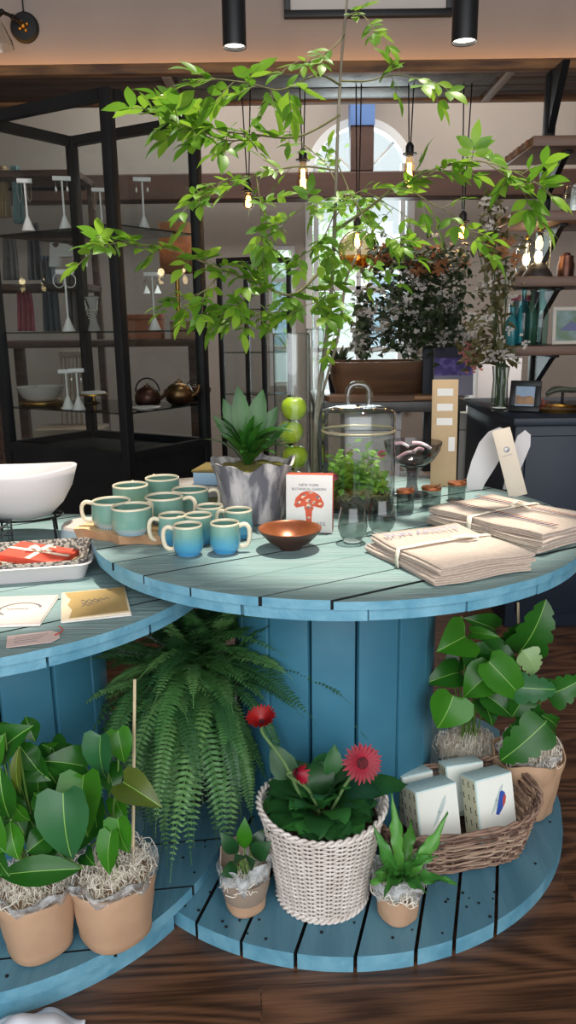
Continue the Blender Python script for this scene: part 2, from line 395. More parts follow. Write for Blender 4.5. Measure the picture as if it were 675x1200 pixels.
# canopy over the opening: planks on a frame, its live edge lit by a strip behind
CF, CZ = 3.6, 2.275
mb = MB()
mb.rbox(-2.6, 2.6, CF, CF+.05, CZ-.03, CZ+.012, .006, mi=1)
for i in range(4): mb.rbox(-2.6, 2.6, CF+.055+i*.105, CF+.155+i*.105, CZ-.016, CZ+.006, .003)
for x in (-1.9, -.50, .98, 2.1):
    mb.rbox(x-.02, x+.02, CF+.05, CB, CZ-.032, CZ-.016, .002, mi=3)
mb.rbox(-.46, .94, CF+.06, CF+.25, CZ-.022, CZ-.0165, .001, mi=2); mb.rbox(-.46, .94, CF+.27, CF+.45, CZ-.022, CZ-.0165, .001, mi=2)
mb.rbox(-2.6, 2.6, CB-.03, CB+.03, CZ-.03, CZ+.01, .004, mi=1)
can = mb.build('canopy', [canopy_wood, canopy_edge, panel_metal, M('grey_strap', '8d837c', rough=.5, metal=.4)], loc=(0, CF, CZ-.03), smooth=30)
can['kind'] = 'structure'; can.name = 'trim_4'
MB().box(-2.55, 2.55, WY-.06, WY-.045, CZ+.012, CZ+.02).build('led_strip', led, can, smooth=0)
struct('ceiling', None or (lambda mb: mb)(MB()), wall_far) if False else None
# unseen ceiling; added opening shaped so sun lands only on the tables
CH = 3.4
SUN = V((-.11, -.15, -.98)).normalized()
def lift(x, y): t = (CH-.75)/-SUN.z; return (x-SUN.x*t, y-SUN.y*t)
sun_opening = [lift(x, y) for x, y in [(.56, 1.50), (.63, 1.78), (.57, 2.05), (.35, 2.28), (.05, 2.33), (-.2, 2.22), (-.36, 2.0), (-.55, 2.1), (-.8, 2.1), (-1.05, 1.95), (-1.15, 1.6), (-1.05, 1.28), (-.72, 1.18), (-.42, 1.30), (-.33, 1.52), (-.2, 1.52), (-.12, 1.36), (0, 1.30), (.15, 1.28), (.33, 1.33), (.47, 1.42)]]
bm = bmesh.new()
outer = [bm.verts.new((x, y, CH)) for x, y in ((-2.7, -1.5), (2.7, -1.5), (2.7, 6.12), (-2.7, 6.12))]
inner = [bm.verts.new((x, y, CH)) for x, y in sun_opening]
es = [bm.edges.new((l[i], l[(i+1) % len(l)])) for l in (outer, inner) for i in range(len(l))]
bmesh.ops.triangle_fill(bm, use_beauty=True, use_dissolve=False, edges=es)
bm.verts.index_update(); cm = MB(); cm.add([q.co.copy() for q in bm.verts], [[q.index for q in f.verts] for f in bm.faces]); bm.free()
c_ob = struct('ceiling', cm, wall_far, solid=.08)
# building across the street, seen through the windows
bl = thing('building', 'pale building across the street seen through the arched window', 'building', (1.2, 13, 0))
MB().box(-4, 6, 13, 14, 0, 2.6).build('facade', M('pale_render', 'cfd4d6', 'bcc3c8', scale=1.5, rough=.8), bl, smooth=0)
for i in range(6):
    for j in range(1):
        x = -3.3+i*1.55; z = .8+j*2.0
        w = MB().box(x, x+.75, 12.95, 13.0, z, z+1.2).build('window', M('street_window_glass', '7f97a8', rough=.2) if 'street_window_glass' not in MATS else MATS['street_window_glass'], bl, smooth=0)
tr = thing('street_tree', 'leafy green street tree outside the arched window', 'tree', (.2, 9.5, 0))
MB().tube([(.2, 9.5, 0), (.25, 9.5, 1.2), (.2, 9.5, 2)], [.09, .07, .05]).build('trunk', M('bark', '5b4a3c', '463a30', scale=12), tr)
fm = MB()
for _ in range(500):
    c = V((.2, 9.5, 2.1))+V((random.gauss(0, .45), random.gauss(0, .35), random.gauss(0, .5)))
    d = V((random.gauss(0, 1), random.gauss(0, 1), random.gauss(-.3, 1))).normalized()
    leaf(fm, c, c+d*.16, .12, (0, 0, 1))
fm.build('foliage', M('street_leaf', '7ba05a', '93b86a', scale=3, transl=.4), tr)
struct('ground', MB().box(-8, 8, 6.13, 20, -.12, -.02), M('pavement', '9a9a98', '8b8b8a', scale=3, rough=.9))

# ================================================================== light
w = bpy.data.worlds.new('world'); sc.world = w; w.use_nodes = True
bg = w.node_tree.nodes['Background']; bg.inputs['Color'].default_value = (.92, .96, 1.0, 1); bg.inputs['Strength'].default_value = 1.35
s = bpy.data.lights.new('sun', 'SUN'); s.energy = 6.5; s.angle = R(2.5); s.color = (1, .93, .80)
so = bpy.data.objects.new('sun', s); COL.objects.link(so); so.rotation_euler = SUN.to_track_quat('-Z', 'Y').to_euler(); so.location = (0, 2, 6)
def area(name, loc, size, power, col, target):
    l = bpy.data.lights.new(name, 'AREA'); l.shape = 'RECTANGLE'; l.size, l.size_y = size; l.energy = power; l.color = col
    o = bpy.data.objects.new(name, l); COL.objects.link(o); o.location = loc
    o.rotation_euler = (V(target)-V(loc)).to_track_quat('-Z', 'Y').to_euler(); return o
area('facade_fill', (1.5, 7.2, 5), (4, 3), 900, (1, .97, .92), (1.2, 13, 1.2))  # added lamp brightening the facade in place of sunlight
def bulb_light(name, loc, power, col=(1, .72, .4), r=.03):
    l = bpy.data.lights.new(name, 'POINT'); l.energy = power; l.color = col; l.shadow_soft_size = r
    o = bpy.data.objects.new(name, l); COL.objects.link(o); o.location = loc; return o
area('shopfront_daylight', (.2, -1.4, 1.9), (4.4, 2.4), 90, (.95, .97, 1), (.1, 2, 1.0))
area('far_window_daylight', (cx, FY+.4, 1.6), (.8, 2), 60, (.9, .96, 1), (cx-.6, 3, .6))
area('far_room_fill', (.3, 5.0, 3.3), (3.5, 1.2), 85, (1, .96, .9), (.3, 5.0, 0))  # added lamp lifting the dark back room, no opening above it
sc.cycles.transparent_max_bounces = 40
sc.view_settings.view_transform = 'Standard'; sc.view_settings.look = 'None'; sc.view_settings.gamma = 1; sc.view_settings.exposure = 0.0
try: sc.view_settings.use_curve_mapping = False
except Exception: pass
# ================================================================== cable spool tables
def clip_strip(c, r, ang, a, b, n=64):
    # the part of a disc between two parallel lines (offsets a < b from the centre, planks along ang)
    u = V((math.cos(ang), math.sin(ang))); v = V((-u.y, u.x)); pts = []
    a = max(a, -r*.9995); b = min(b, r*.9995)
    ha, hb = math.asin(a/r), math.asin(b/r); k = 14
    for i in range(k+1): t = ha+(hb-ha)*i/k; pts.append((r*math.cos(t), r*math.sin(t)))
    for i in range(k+1): t = hb+(ha-hb)*i/k; pts.append((-r*math.cos(t), r*math.sin(t)))
    return [(c[0]+u.x*p+v.x*q, c[1]+u.y*p+v.y*q) for p, q in pts]
def flange(mb, c, r, ang, cuts, z0, z1, gap, top, side, zj=.0012, gm=None):
    cuts = [-r]+list(cuts)+[r]
    for a, b in zip(cuts, cuts[1:]):
        if b-a < .02: continue
        poly = clip_strip(c, r*(1+random.uniform(-.003, .003)), ang, a+gap/2, b-gap/2)
        n = len(poly); mb.prism(poly, z0, z1+random.uniform(-zj, zj), top, top=top, side=side)
        if gm is not None:
            for e in [n//2-1]*(b < r*.99)+[n-1]*(a > -r*.99): mb.m[len(mb.m)-1-n+e] = gm  # plank sides within the gaps blackened as shade
def ellipse_cut(ob, cutters):
    for (x, y, a, b, ang) in cutters:
        m = MB(); m.prism([(a*math.cos(t*PI/12), b*math.sin(t*PI/12)) for t in range(24)], -.2, .2, T=Matrix.Translation((x, y, .75)) @ Matrix.Rotation(ang, 4, 'Z'))
        c = m.build('cutter', dark_gap, smooth=0)
        md = ob.modifiers.new('hole', 'BOOLEAN'); md.object = c; md.operation = 'DIFFERENCE'; md.solver = 'EXACT'
        dg = bpy.context.evaluated_depsgraph_get(); me = bpy.data.meshes.new_from_object(ob.evaluated_get(dg))
        ob.modifiers.clear(); ob.data = me; bpy.data.objects.remove(c)
def drum(mb, c, r, n, z0, z1, a0):
    for i in range(n):
        a = a0+2*PI*i/n; w = PI*r/n-.0034
        T = Matrix.Translation((c[0], c[1], 0)) @ Matrix.Rotation(a, 4, 'Z') @ Matrix.Translation((r-.010, 0, 0))
        mb.rbox(-.008, .010+random.uniform(-.002, .002), -w, w, z0, z1, .003, 0, T)
    mb.lathe([(r-.022, z0), (r-.022, z1)], (c[0], c[1], 0), 40, 1)  # added dark inner cylinder blocking light between the staves
def dots(mb, c, r, n, z, mi):
    for _ in range(n):
        a = random.uniform(0, 2*PI); q = r*math.sqrt(random.uniform(.25, .95)); x, y = c[0]+q*math.cos(a), c[1]+q*math.sin(a)
        s = random.uniform(.002, .0038); mb.prism([(x+s*math.cos(t), y+s*math.sin(t)) for t in [k*PI/3 for k in range(6)]], z, z+.0015, mi)
MC = (.111, 1.785); MR = .567; ZT = .75; ZB = .035
LC = (-.675, 1.622); LR = .515; LRB = .525; LZ = .686; LB = .062
t = thing('cable_spool_table', 'large teal cable spool table carrying the mugs, terrarium and tea towels', 'table', (MC[0], MC[1], 0), 'teal cable spool tables')
mb = MB(); flange(mb, MC, MR, R(30), [-.47, -.39, -.28, -.17, -.06, .05, .16, .27, .38, .47], .7335, ZT, .004, 0, 1, gm=2)
top = mb.build('tabletop', [paint_top, paint_rim, dark_gap], t, smooth=25, world=False)
top.data.transform(Matrix.Translation((-MC[0], -MC[1], 0)))
h1 = (Z(384, 649, ZT)+Z(440, 649, ZT))/2; h2 = Z(478, 614, ZT)
ellipse_cut(top, [(h1.x-MC[0], h1.y-MC[1], .047, .017, R(-2)), (h2.x-MC[0], h2.y-MC[1], .026, .026, 0)])
mb = MB(); flange(mb, MC, MR-.006, R(120), [-.42, -.25, -.08, .09, .26, .43], .712, .7325, .004, 1, 0, 0)
mb.build('underlayer', [paint_rim, dark_gap], t, smooth=25)
mb = MB(); drum(mb, MC, .243, 15, ZB, .712, R(-94)); mb.build('drum', [paint_body, dark_gap], t, smooth=25)
mb = MB(); flange(mb, MC, MR, R(74), [-.417, -.34, -.271, -.162, -.05, .06, .163, .27, .38, .48], 0, ZB, .007, 0, 1, gm=2)
dots(mb, MC, MR, 170, ZB+.0005, 2)
mb.build('base', [paint_base, paint_rim, dark_gap], t, smooth=25)
t2 = thing('cable_spool_table', 'shorter teal cable spool table on the left, carrying cards and the white oval bowl', 'table', (LC[0], LC[1], 0), 'teal cable spool tables')
mb = MB(); flange(mb, LC, LR, R(32), [-.40, -.29, -.18, -.07, .04, .15, .26, .37], .670, LZ, .004, 0, 1, gm=2)
mb.build('tabletop', [paint_top, paint_rim, dark_gap], t2, smooth=25)
mb = MB(); flange(mb, LC, LR-.006, R(122), [-.4, -.2, 0, .2, .4], .650, .669, .005, 1, 0, 0); mb.build('underlayer', [paint_rim, dark_gap], t2, smooth=25)
mb = MB(); drum(mb, LC, .243, 14, LB, .650, R(-80)); mb.build('drum', [paint_body, dark_gap], t2, smooth=25)
mb = MB(); flange(mb, LC, LRB, R(7), [-.44, -.296, -.15, 0, .15, .3, .44], .037, LB, .005, 0, 1, .0005, gm=2)
dots(mb, LC, LRB, 120, LB+.0008, 2)
mb.build('base', [paint_base, paint_rim, dark_gap], t2, smooth=25)
rr = LRB-.006; arc = [(LC[0]+rr*math.cos(i*PI/90), LC[1]+rr*math.sin(i*PI/90)) for i in range(180)]
arc = [q for q in arc if math.hypot(q[0]-MC[0], q[1]-MC[1]) > MR+.004]
ia = max(range(len(arc)), key=lambda i: math.dist(arc[i], arc[i-1])); arc = arc[ia:]+arc[:ia]
a0 = math.atan2(arc[-1][1]-MC[1], arc[-1][0]-MC[0]) % (2*PI); a1 = math.atan2(arc[0][1]-MC[1], arc[0][0]-MC[0]) % (2*PI)
inn = [(MC[0]+(MR+.004)*math.cos(a0+(a1-a0)*i/16), MC[1]+(MR+.004)*math.sin(a0+(a1-a0)*i/16)) for i in range(1, 16)]
MB().prism(arc+inn, 0, .0362, 0).build('base_underlayer', [paint_rim], t2, smooth=25)

# ================================================================== mugs on the large table
big_glaze = glaze('sage_stoneware_glaze', [(.08, '8fb3c4'), (.20, 'aeb9bb'), (.38, '6f9a8c'), (.92, '6c9486'), (1, '7a9c8c')], .062)
small_glaze = glaze('teal_stoneware_glaze', [(.1, '3f8fc4'), (.45, '4f97b0'), (.75, '6d9c92'), (1, '7ea493')], .066)
rim_glaze = M('cream_glaze_rim', 'd9cdb2', rough=.3)
in_glaze = M('sage_glaze_inside', '5f8678', rough=.25, coat=.2)
foot_clay = M('dark_clay_foot', '5d6f70', rough=.7)
def make_mug(R0, h, label, gl, group, r_h, bulge):
    root = thing('mug', label, 'mug', (0, 0, 0), group)
    b = MB(); b.shell([(0, .004), (R0*.78, .004)]); b.shell([(R0*.78, 0), (R0*.80, .004), (R0*.93, h*.12), (R0*(1+bulge), h*.35), (R0*1.0, h*.7), (R0*.99, h-.003)], n=36)
    b.build('body', gl, root, world=False, smooth=60)
    b = MB().shell([(R0*.99, h-.003), (R0*.985, h), (R0*.95, h+.0012), (R0*.915, h-.001), (R0*.91, h-.004)], n=36); b.build('rim', rim_glaze, root, world=False, smooth=80)
    b = MB().shell([(R0*.91, h-.004), (R0*.9, h*.4), (R0*.75, h*.12), (0, h*.1)], n=36); b.build('inside', in_glaze, root, world=False, smooth=60)
    b = MB().lathe([(0, -.0005), (R0*.78, -.0005), (R0*.80, .005), (0, .005)], n=30); b.build('foot', foot_clay, root, world=False)
    pts = [V((R0*.95, 0, h*.86)), V((R0+r_h*.55, 0, h*.92)), V((R0+r_h*.95, 0, h*.78)), V((R0+r_h, 0, h*.5)), V((R0+r_h*.8, 0, h*.26)), V((R0+r_h*.35, 0, h*.17)), V((R0*.93, 0, h*.2))]
    b = MB().tube(spline(pts, 4), .0038, 8, flat=1.25); b.build('handle', [rim_glaze], root, world=False, smooth=80)
    return root
# serving board with a live front edge
bz = ZT+.0015
board = thing('serving_board', 'live-edge wooden serving board under the six large mugs', 'board', (-.33, 1.7, bz))
A, B, = Z(84, 628, bz+.018), Z(187, 640, bz+.018)
A = V((-.475, 1.63, 0)); Bq = V((-.265, 1.56, 0)); ux = (Bq-A).normalized(); uy = V((-ux.y, ux.x, 0))
L0 = (Bq-A).length
poly = [A+ux*(L0*t)+uy*(.012*math.sin(t*7+.6)+.006*math.sin(t*19)) for t in [i/14 for i in range(15)]]
poly += [Bq+uy*.02+ux*.008, Bq+uy*.22+ux*.004, Bq+uy*.235-ux*.015, A+uy*.235+ux*.02, A+uy*.22, A+uy*.02-ux*.006]
pl = [(q.x, q.y) for q in poly]
cen = V((sum(q[0] for q in pl)/len(pl), sum(q[1] for q in pl)/len(pl)))
m = MB(); n = len(pl)
low = [(cen.x+(x-cen.x)*.95, cen.y+(y-cen.y)*.95) for x, y in pl]
m.add([V((x, y, bz)) for x, y in low]+[V((x, y, bz+.020)) for x, y in pl], [tuple(range(n-1, -1, -1))]+[(i, (i+1) % n, n+(i+1) % n, n+i) for i in range(n)], 1)
m.f.append(tuple(range(n, 2*n))); m.m.append(0)
m.build('slab', [M('pale_board_wood', 'dcb98c', 'cda678', scale=6, rough=.5, stretch=(1, 6, 1), rot=(0, 0, R(15))), M('board_bark_edge', 'b08a66', '8f6b4c', scale=14, rough=.7, bump=.4)], board, smooth=30)
big = make_mug(.0435, .058, '', big_glaze, 'large sage mugs', .026, .02)
mz = bz+.0205
def on(px, py, z): q = Z(px, py, z); return V((q.x, q.y, z))
bigs = [((127, 622), 172, 'large sage mug at the left end of the serving board, handle to the left'),
        ((151, 630), 60, 'large sage mug at the front corner of the serving board, no handle in view'),
        ((150, 600), 95, 'large sage mug at the back left of the serving board, behind the handled one'),
        ((190, 616), 2, 'large sage mug at the right front of the board, handle towards the small mugs'),
        ((188, 590), 120, 'large sage mug farthest back, in front of the stone-topped box'),
        ((221, 606), 10, 'large sage mug nearest the bark planter, handle to the right')]
for i, ((px, py), rz, lab) in enumerate(bigs):
    q = Z(px, py, mz); q = V((q.x, q.y+.0435, mz))
    if i in (5,): q.z = mz
    if i == 0: big.location = q; big.rotation_euler = (0, 0, R(rz)); big['label'] = lab
    else: dup(big, q, R(rz), lab)
small = make_mug(.030, .062, '', small_glaze, 'small teal mugs', .02, .05)
smalls = [((219, 655), 178, 'small teal mug at the front left of its group, handle left'),
          ((263, 652), 5, 'small teal mug at the front right of its group, handle right'),
          ((201, 641), 200, 'small teal mug touching the serving board, leftmost of the small ones'),
          ((232, 641), 190, 'small teal mug in the middle of the six small ones'),
          ((245, 629), 60, 'small teal mug at the back of the small ones, only rim in view'),
          ((279, 634), 165, 'small teal mug nearest the bark planter')]
for i, ((px, py), rz, lab) in enumerate(smalls):
    q = Z(px, py, ZT+.001); q = V((q.x, q.y+.03, ZT+.002))
    if i == 0: small.location = q; small.rotation_euler = (0, 0, R(rz)); small['label'] = lab
    else: dup(small, q, R(rz), lab)

# ================================================================== planter with broad green blades
stone = M('grey_bark_stone', 'c9c3c2', '66656c', scale=26, rough=.85, bump=1, bscale=30, stretch=(1, 1, .3), contrast=(.42, .58), detail=9)
pc = V((-.085, 1.80, ZT+.001))
pt = thing('planter', 'grey bark-textured planter with broad green blades beside the mugs', 'planter', pc)
def wavy(a, r, z):
    k = max(0, (z-.11)/.03)
    return r*(1+.03*math.sin(3*a+1)+.02*math.sin(7*a)), z+k*(.007*math.sin(5*a+.5)+.004*math.sin(9*a))
MB().shell([(.0, .001), (.072, .001), (.075, .01), (.081, .05), (.087, .10), (.096, .132), (.1, .139), (.094, .139), (.084, .12), (.0, .118)], pc, 60, fn=wavy).build('pot', stone, pt, smooth=50)
MB().shell([(.086, .121), (.075, .128), (.05, .13), (.0, .132)], pc, 40, fn=lambda a, r, z: (r, z+.003*math.sin(9*a)*math.sin(60*r))).build('moss', M('yellow_moss', '8c7a35', '5d6a26', scale=60, rough=.95, bump=1, bscale=120), pt)
fm = MB(); c0 = pc+V((-.01, 0, .125))
for k in range(38):
    a = random.uniform(0, 2*PI) if k > 6 else R([-150, -120, -95, -70, -45, 10, 170][k]); el = R(random.uniform(18, 65)); L = random.uniform(.11, .175)
    d = V((math.cos(a)*math.cos(el), math.sin(a)*math.cos(el), math.sin(el)))
    leaf(fm, c0+d*.01, c0+d*L+V((0, 0, -.012)), .020, (-d.x, -d.y, .8), LANCE, .25, .16)
for dx, dz, w in ((-.08, .12, .03), (-.02, .19, .05), (.04, .18, .055), (.1, .10, .03), (-.055, .16, .045), (.075, .14, .045)):
    leaf(fm, c0+V((0, .02, .02)), c0+V((dx, .03, dz)), w, (0, -1, .3), LANCE, .2, .08)
leaf(fm, c0+V((0, 0, .03)), c0+V((.115, -.03, .085)), .03, (0, -.3, 1), LANCE, .2, .25)
fm.build('blades', M('deep_green_blade', '22511a', '3a7026', scale=20, rough=.35, transl=.15, stretch=(1, 1, .2)), pt, smooth=60)

# ================================================================== red and white mushroom box
bo = Z(381, 626, ZT+.001); bl_ = Z(349, 617, ZT+.001)
ax = (Z(388, 622, ZT)-Z(346, 613, ZT)); ax.z = 0
q0 = V((-.0, 1.70, ZT+.001)); 
T = Matrix.Translation((.046, 1.655, ZT+.0015)) @ Matrix.Rotation(R(-9), 4, 'Z') @ Matrix.Rotation(R(-4), 4, 'X')
bw, bh, bd = .103, .130, .038
bk = thing('card_box', 'white and red box with a red mushroom printed on its front', 'box', T.translation)
red = M('red_box_card', 'c8452c', 'bd3d27', scale=9, rough=.55)
MB().rbox(-bw/2, bw/2, 0, bd, 0, bh, .0015, 0, T).build('carton', red, bk, smooth=30)
MB().rbox(-bw/2+.0005, bw/2+.0006, -.0012, .0002, .0008, bh-.0005, .0003, 0, T).build('front_face', card_white, bk, smooth=30)
Tf = T @ Matrix.Translation((0, -.0016, 0)) @ Matrix.Rotation(PI/2, 4, 'X')
mu = MB(); mu2 = MB()
cap = [(.033*math.cos(PI*i/16)*(1+.03*math.sin(i*2)), .062+.032*math.sin(PI*i/16)) for i in range(17)]
cap = [(x, z) for x, z in cap]+[(-.028, .056), (-.012, .060), (0, .057), (.012, .060), (.028, .056)]
mu.prism(cap, 0, .0002, T=Tf); mu.prism([(-.0075, .012), (.0085, .012), (.006, .03), (.0075, .05), (.012, .058), (-.011, .058), (-.008, .05), (-.006, .03)], .0001, .0003, T=Tf)
mu.build('mushroom_print', M('red_print', 'd4552f', 'b5452c', scale=60, rough=.6), bk, smooth=0)
for (x, z, sx, sz, rot) in ((-.022, .068, .006, .003, .5), (-.012, .082, .007, .003, .7), (.004, .09, .006, .0022, 0), (.02, .08, .006, .003, -.7), (.025, .066, .005, .003, .1), (-.002, .073, .006, .004, .4), (.011, .069, .005, .003, .9), (0, .061, .006, .006, .7), (0, .034, .004, .003, .2), (-.002, .022, .003, .004, 0)):
    mu2.prism([(x+sx*math.cos(t*PI/3)*math.cos(rot)-sz*math.sin(t*PI/3)*math.sin(rot), z+sx*math.cos(t*PI/3)*math.sin(rot)+sz*math.sin(t*PI/3)*math.cos(rot)) for t in range(6)], .0003, .0005, T=Tf)
mu2.build('mushroom_pattern', M('print_patches', '6d6f78', 'f0c8a0', scale=90, rough=.6, contrast=(.45, .55)), bk, smooth=0)
lettering([('NEW YORK', .0085, 0, .1045), ('BOTANICAL GARDEN', .0078, 0, .0955), ('CARDS', .011, .02, .0165)], ink, bk, Tf @ Matrix.Translation((0, 0, .0004)))
m = MB(); m.prism([(-.034, .0272), (-.012, .0272), (-.012, .0285), (-.034, .0285)], .0004, .0006, T=Tf); m.build('fine_print', ink, bk, smooth=0)
Ts = T @ Matrix.Translation((-bw/2-.0004, bd*.5, 0)) @ Matrix.Rotation(-PI/2, 4, 'Z') @ Matrix.Rotation(PI/2, 4, 'X')
sp = MB()
for k in range(4): sp.tube([(T @ V((-bw/2-.0003, bd*.5+.008*math.cos(a*PI/6+k), .058+.012*math.sin(a*PI/6)+k*.003))) for a in range(9)], .0006, 4)
sp.build('spine_emblem', card_white, bk)

# ================================================================== bowl, glasses, terrarium
bc = V((.004, 1.545, ZT+.001)); bc = Z(340, 646, ZT+.001); bc.y += .022
bowl = thing('bowl', 'small copper-toned wooden bowl in front of the mushroom box', 'bowl', bc)
MB().shell([(0, 0), (.022, 0), (.024, .004), (.045, .018), (.062, .036), (.066, .043)], bc, 48).build('outside', M('dark_bowl_wood', '4a2c1f', '38211a', scale=9, rough=.45), bowl, smooth=60)
MB().shell([(.066, .043), (.0655, .0445), (.063, .0440), (.06, .037), (.043, .02), (.02, .008), (0, .006)], bc, 48).build('inside', M('copper_bowl_glaze', 'a5623c', '7d452b', scale=12, rough=.3, metal=.45), bowl, smooth=60)
def stemless(c, lab, r=.031, h=.078):
    root = thing('stemless_glass', lab, 'glass', c, 'stemless glasses')
    MB().shell([(r*.6, .005), (r*.9, .016), (r*1.03, .034), (r*.98, .052), (r*.80, h)], c, 36).build('bowl', smoke_glass, root, smooth=80)
    MB().lathe([(0, 0), (r*.55, 0), (r*.62, .0035), (0, .0045)], c, 30).build('base', M('smoked_glass_base', '98a3a2', rough=.1) if 'smoked_glass_base' not in MATS else MATS['smoked_glass_base'], root)
g = Z(414, 638, ZT+.001); g.y += .02; stemless(g, 'smoky stemless glass in front of the terrarium, the nearer darker one')
g = Z(448, 628, ZT+.001); g.y += .022; stemless(g, 'pale stemless glass between the dark glass and the tea towels')
tc = V((.178, 1.905, ZT+.001)); tr_ = .092
ter = thing('terrarium', 'lidded clear glass terrarium jar with moss and small green plants', 'terrarium', tc)
jar_h = .190
MB().shell([(tr_*.98, .006), (tr_, .02), (tr_, jar_h)], tc, 56).lathe([(0, 0), (tr_*.95, 0), (tr_*.98, .006), (0, .008)], tc, 56).build('jar', clear_glass, ter, smooth=60)
MB().tube([tc+V((tr_*.985*math.cos(a*PI/32), tr_*.985*math.sin(a*PI/32), jar_h)) for a in range(64)], .0028, 8, closed=True).build('jar_rim', clear_glass, ter, smooth=80)
lz = jar_h+.004
lid = MB().shell([(tr_*.99, lz), (tr_*1.0, lz+.04), (tr_*.96, lz+.052), (tr_*.6, lz+.060), (.018, lz+.062), (0, lz+.062)], tc, 56).build('lid', clear_glass, ter, smooth=60)
MB().tube(spline([tc+V((x, 0, z+lz)) for x, z in ((-.024, .058), (-.027, .085), (-.02, .108), (0, .114), (.02, .107), (.026, .085), (.024, .058))], 5), .0085, 10).build('lid_handle', clear_glass, lid, smooth=80)
MB().tube([tc+V((tr_*.99*math.cos(a*PI/32), tr_*.99*math.sin(a*PI/32), lz+.002)) for a in range(64)], .0032, 8, closed=True).build('lid_rim', M('gold_tinted_rim', 'd9c9a8', rough=.15, metal=.5), lid, smooth=80)
MB().lathe([(0, .010), (tr_*.93, .010), (tr_*.93, .024), (0, .03)], tc, 40).build('soil', M('dark_soil', '5f4b32', '44341f', scale=50, rough=1, bump=.8), ter)
ms = MB()
for _ in range(900):
    a = random.uniform(0, 2*PI); r = tr_*.9*math.sqrt(random.random()); q = tc+V((r*math.cos(a), r*math.sin(a), .026+random.random()*.02+.012*math.sin(3*a)))
    d = V((random.gauss(0, 1), random.gauss(0, 1), abs(random.gauss(.6, .6)))).normalized(); ms.tube([q, q+d*.008, q+d*.013+V((0, 0, -.003))], .0011, 3, caps=False)
ms.build('moss', M('dry_olive_moss', 'a3945a', '7a7638', scale=40, rough=1), ter, kind='stuff')
fm = MB()
for _ in range(400):
    a = random.uniform(0, 2*PI); r = tr_*.88*math.sqrt(random.random()); q = tc+V((r*math.cos(a)-.006, r*math.sin(a)*.9, random.uniform(.04, .06+.10*random.random())))
    d = V((random.gauss(0, 1), random.gauss(-.3, 1), random.gauss(0, .5))).normalized()*random.uniform(.022, .036)
    if math.hypot((q+d-tc).x, (q+d-tc).y) < tr_*.9: leaf(fm, q, q+d, .018, (0, -.3, 1), OVAL, .2, .1)
for _ in range(14):
    a = random.uniform(0, 2*PI); fm.tube(spline([tc+V((0, 0, .02)), tc+V((.01*math.cos(a), .01*math.sin(a), .06)), tc+V((.035*math.cos(a)-.01, .035*math.sin(a), .11))], 3), .0012, 4)
fm.build('plants', M('bright_fresh_leaf', '6fa336', '8fbd48', scale=15, rough=.45, transl=.35), ter, smooth=60)
fl = MB()
for k in range(9):
    a = k*2*PI/9; q = tc+V((.055, -.03, .140)); leaf(fl, q, q+V((math.cos(a)*.012, -.004, math.sin(a)*.012)), .008, (0, -1, 0), OVAL, .2, .1)
for k in range(7):
    a = k*2*PI/7; q = tc+V((-.06, -.035, .085)); leaf(fl, q, q+V((math.cos(a)*.013, -.004, math.sin(a)*.011)), .009, (0, -1, 0), OVAL, .2, .1)
fl.build('pink_flower', M('pink_petal', 'c45a72', 'a8485e', scale=20, rough=.5, transl=.3), ter)

# glass bowl with pink pieces, on the table behind the terrarium
gc = V((.335, 2.03, ZT+.001)); GH = .028
gb = thing('glass_bowl', 'wide smoky ribbed glass bowl right of the terrarium', 'bowl', gc)
MB().shell([(0, .052), (.03, .053), (.055, .068), (.072, .095), (.077, .118)], gc+V((0, 0, GH)), 64, fn=lambda a, r, z: (r*(1+.012*math.sin(20*a)), z)).build('dish', grey_glass, gb, smooth=60)
MB().lathe([(0, 0), (.045, 0), (.046, .005), (.018, .012), (.014, .03), (.014, .055), (.022, .074), (.034, .081), (0, .082)], gc, 40).build('foot', grey_glass, gb, smooth=60)
pk = M('pink_white_stripe', 'e4b7bf', 'f2e9e8', scale=50, rough=.4, contrast=(.45, .55))
for i, (x, y, z, a, lab) in enumerate(((-.02, -.02, .085, .3, 'pale pink curled piece lying low in the ribbed glass bowl'), (.01, -.03, .098, 1.0, 'pale pink piece leaning on the front wall of the ribbed glass bowl'), (.025, .01, .105, -.3, 'pale pink piece at the right rim inside the ribbed glass bowl'), (-.025, .02, .105, -.9, 'pale pink piece at the back of the ribbed glass bowl'))):
    q = gc+V((x, y, z+GH)); d = V((math.cos(a)*.026, math.sin(a)*.01, .01*math.sin(3*a)))
    ob = MB().tube(spline([q-d, q+V((0, 0, .006)), q+d], 4), .0045, 8).build('sweet', pk, loc=q, smooth=80); tag(ob, lab, 'sweet', 'pink sweets in the glass bowl')
# copper-topped jars
def cjar(px, py, r, h, lab):
    c = Z(px, py, ZT+.001); c.y += r
    root = thing('lidded_jar', lab, 'jar', c, 'small jars with copper lids')
    MB().shell([(r*.95, .002), (r, .006), (r, h)], c, 32).build('glass', smoke_glass, root, smooth=60)
    MB().lathe([(0, 0), (r*.9, 0), (r*.94, .002), (0, .003)], c, 30).build('base', MATS['smoked_glass_base'], root)
    MB().lathe([(0, h+.0008), (r*1.04, h+.0008), (r*1.06, h+.004), (r*1.03, h+.008), (0, h+.009)], c, 32).build('lid', copper, root, smooth=60)
    MB().tube([c+V((r*.2, -r*.4, h+.007)), c+V((r*.8, -r*.7, h+.018))], .004, 6, flat=.4).build('lid_tab', copper, root)
cjar(476, 603, .021, .05, 'short glass jar with copper lid beside the terrarium')
cjar(507, 597, .024, .045, 'glass jar with copper lid in the middle, half hidden by the back towels')
cjar(537, 588, .023, .04, 'copper-lidded jar farthest right, behind the back towels')
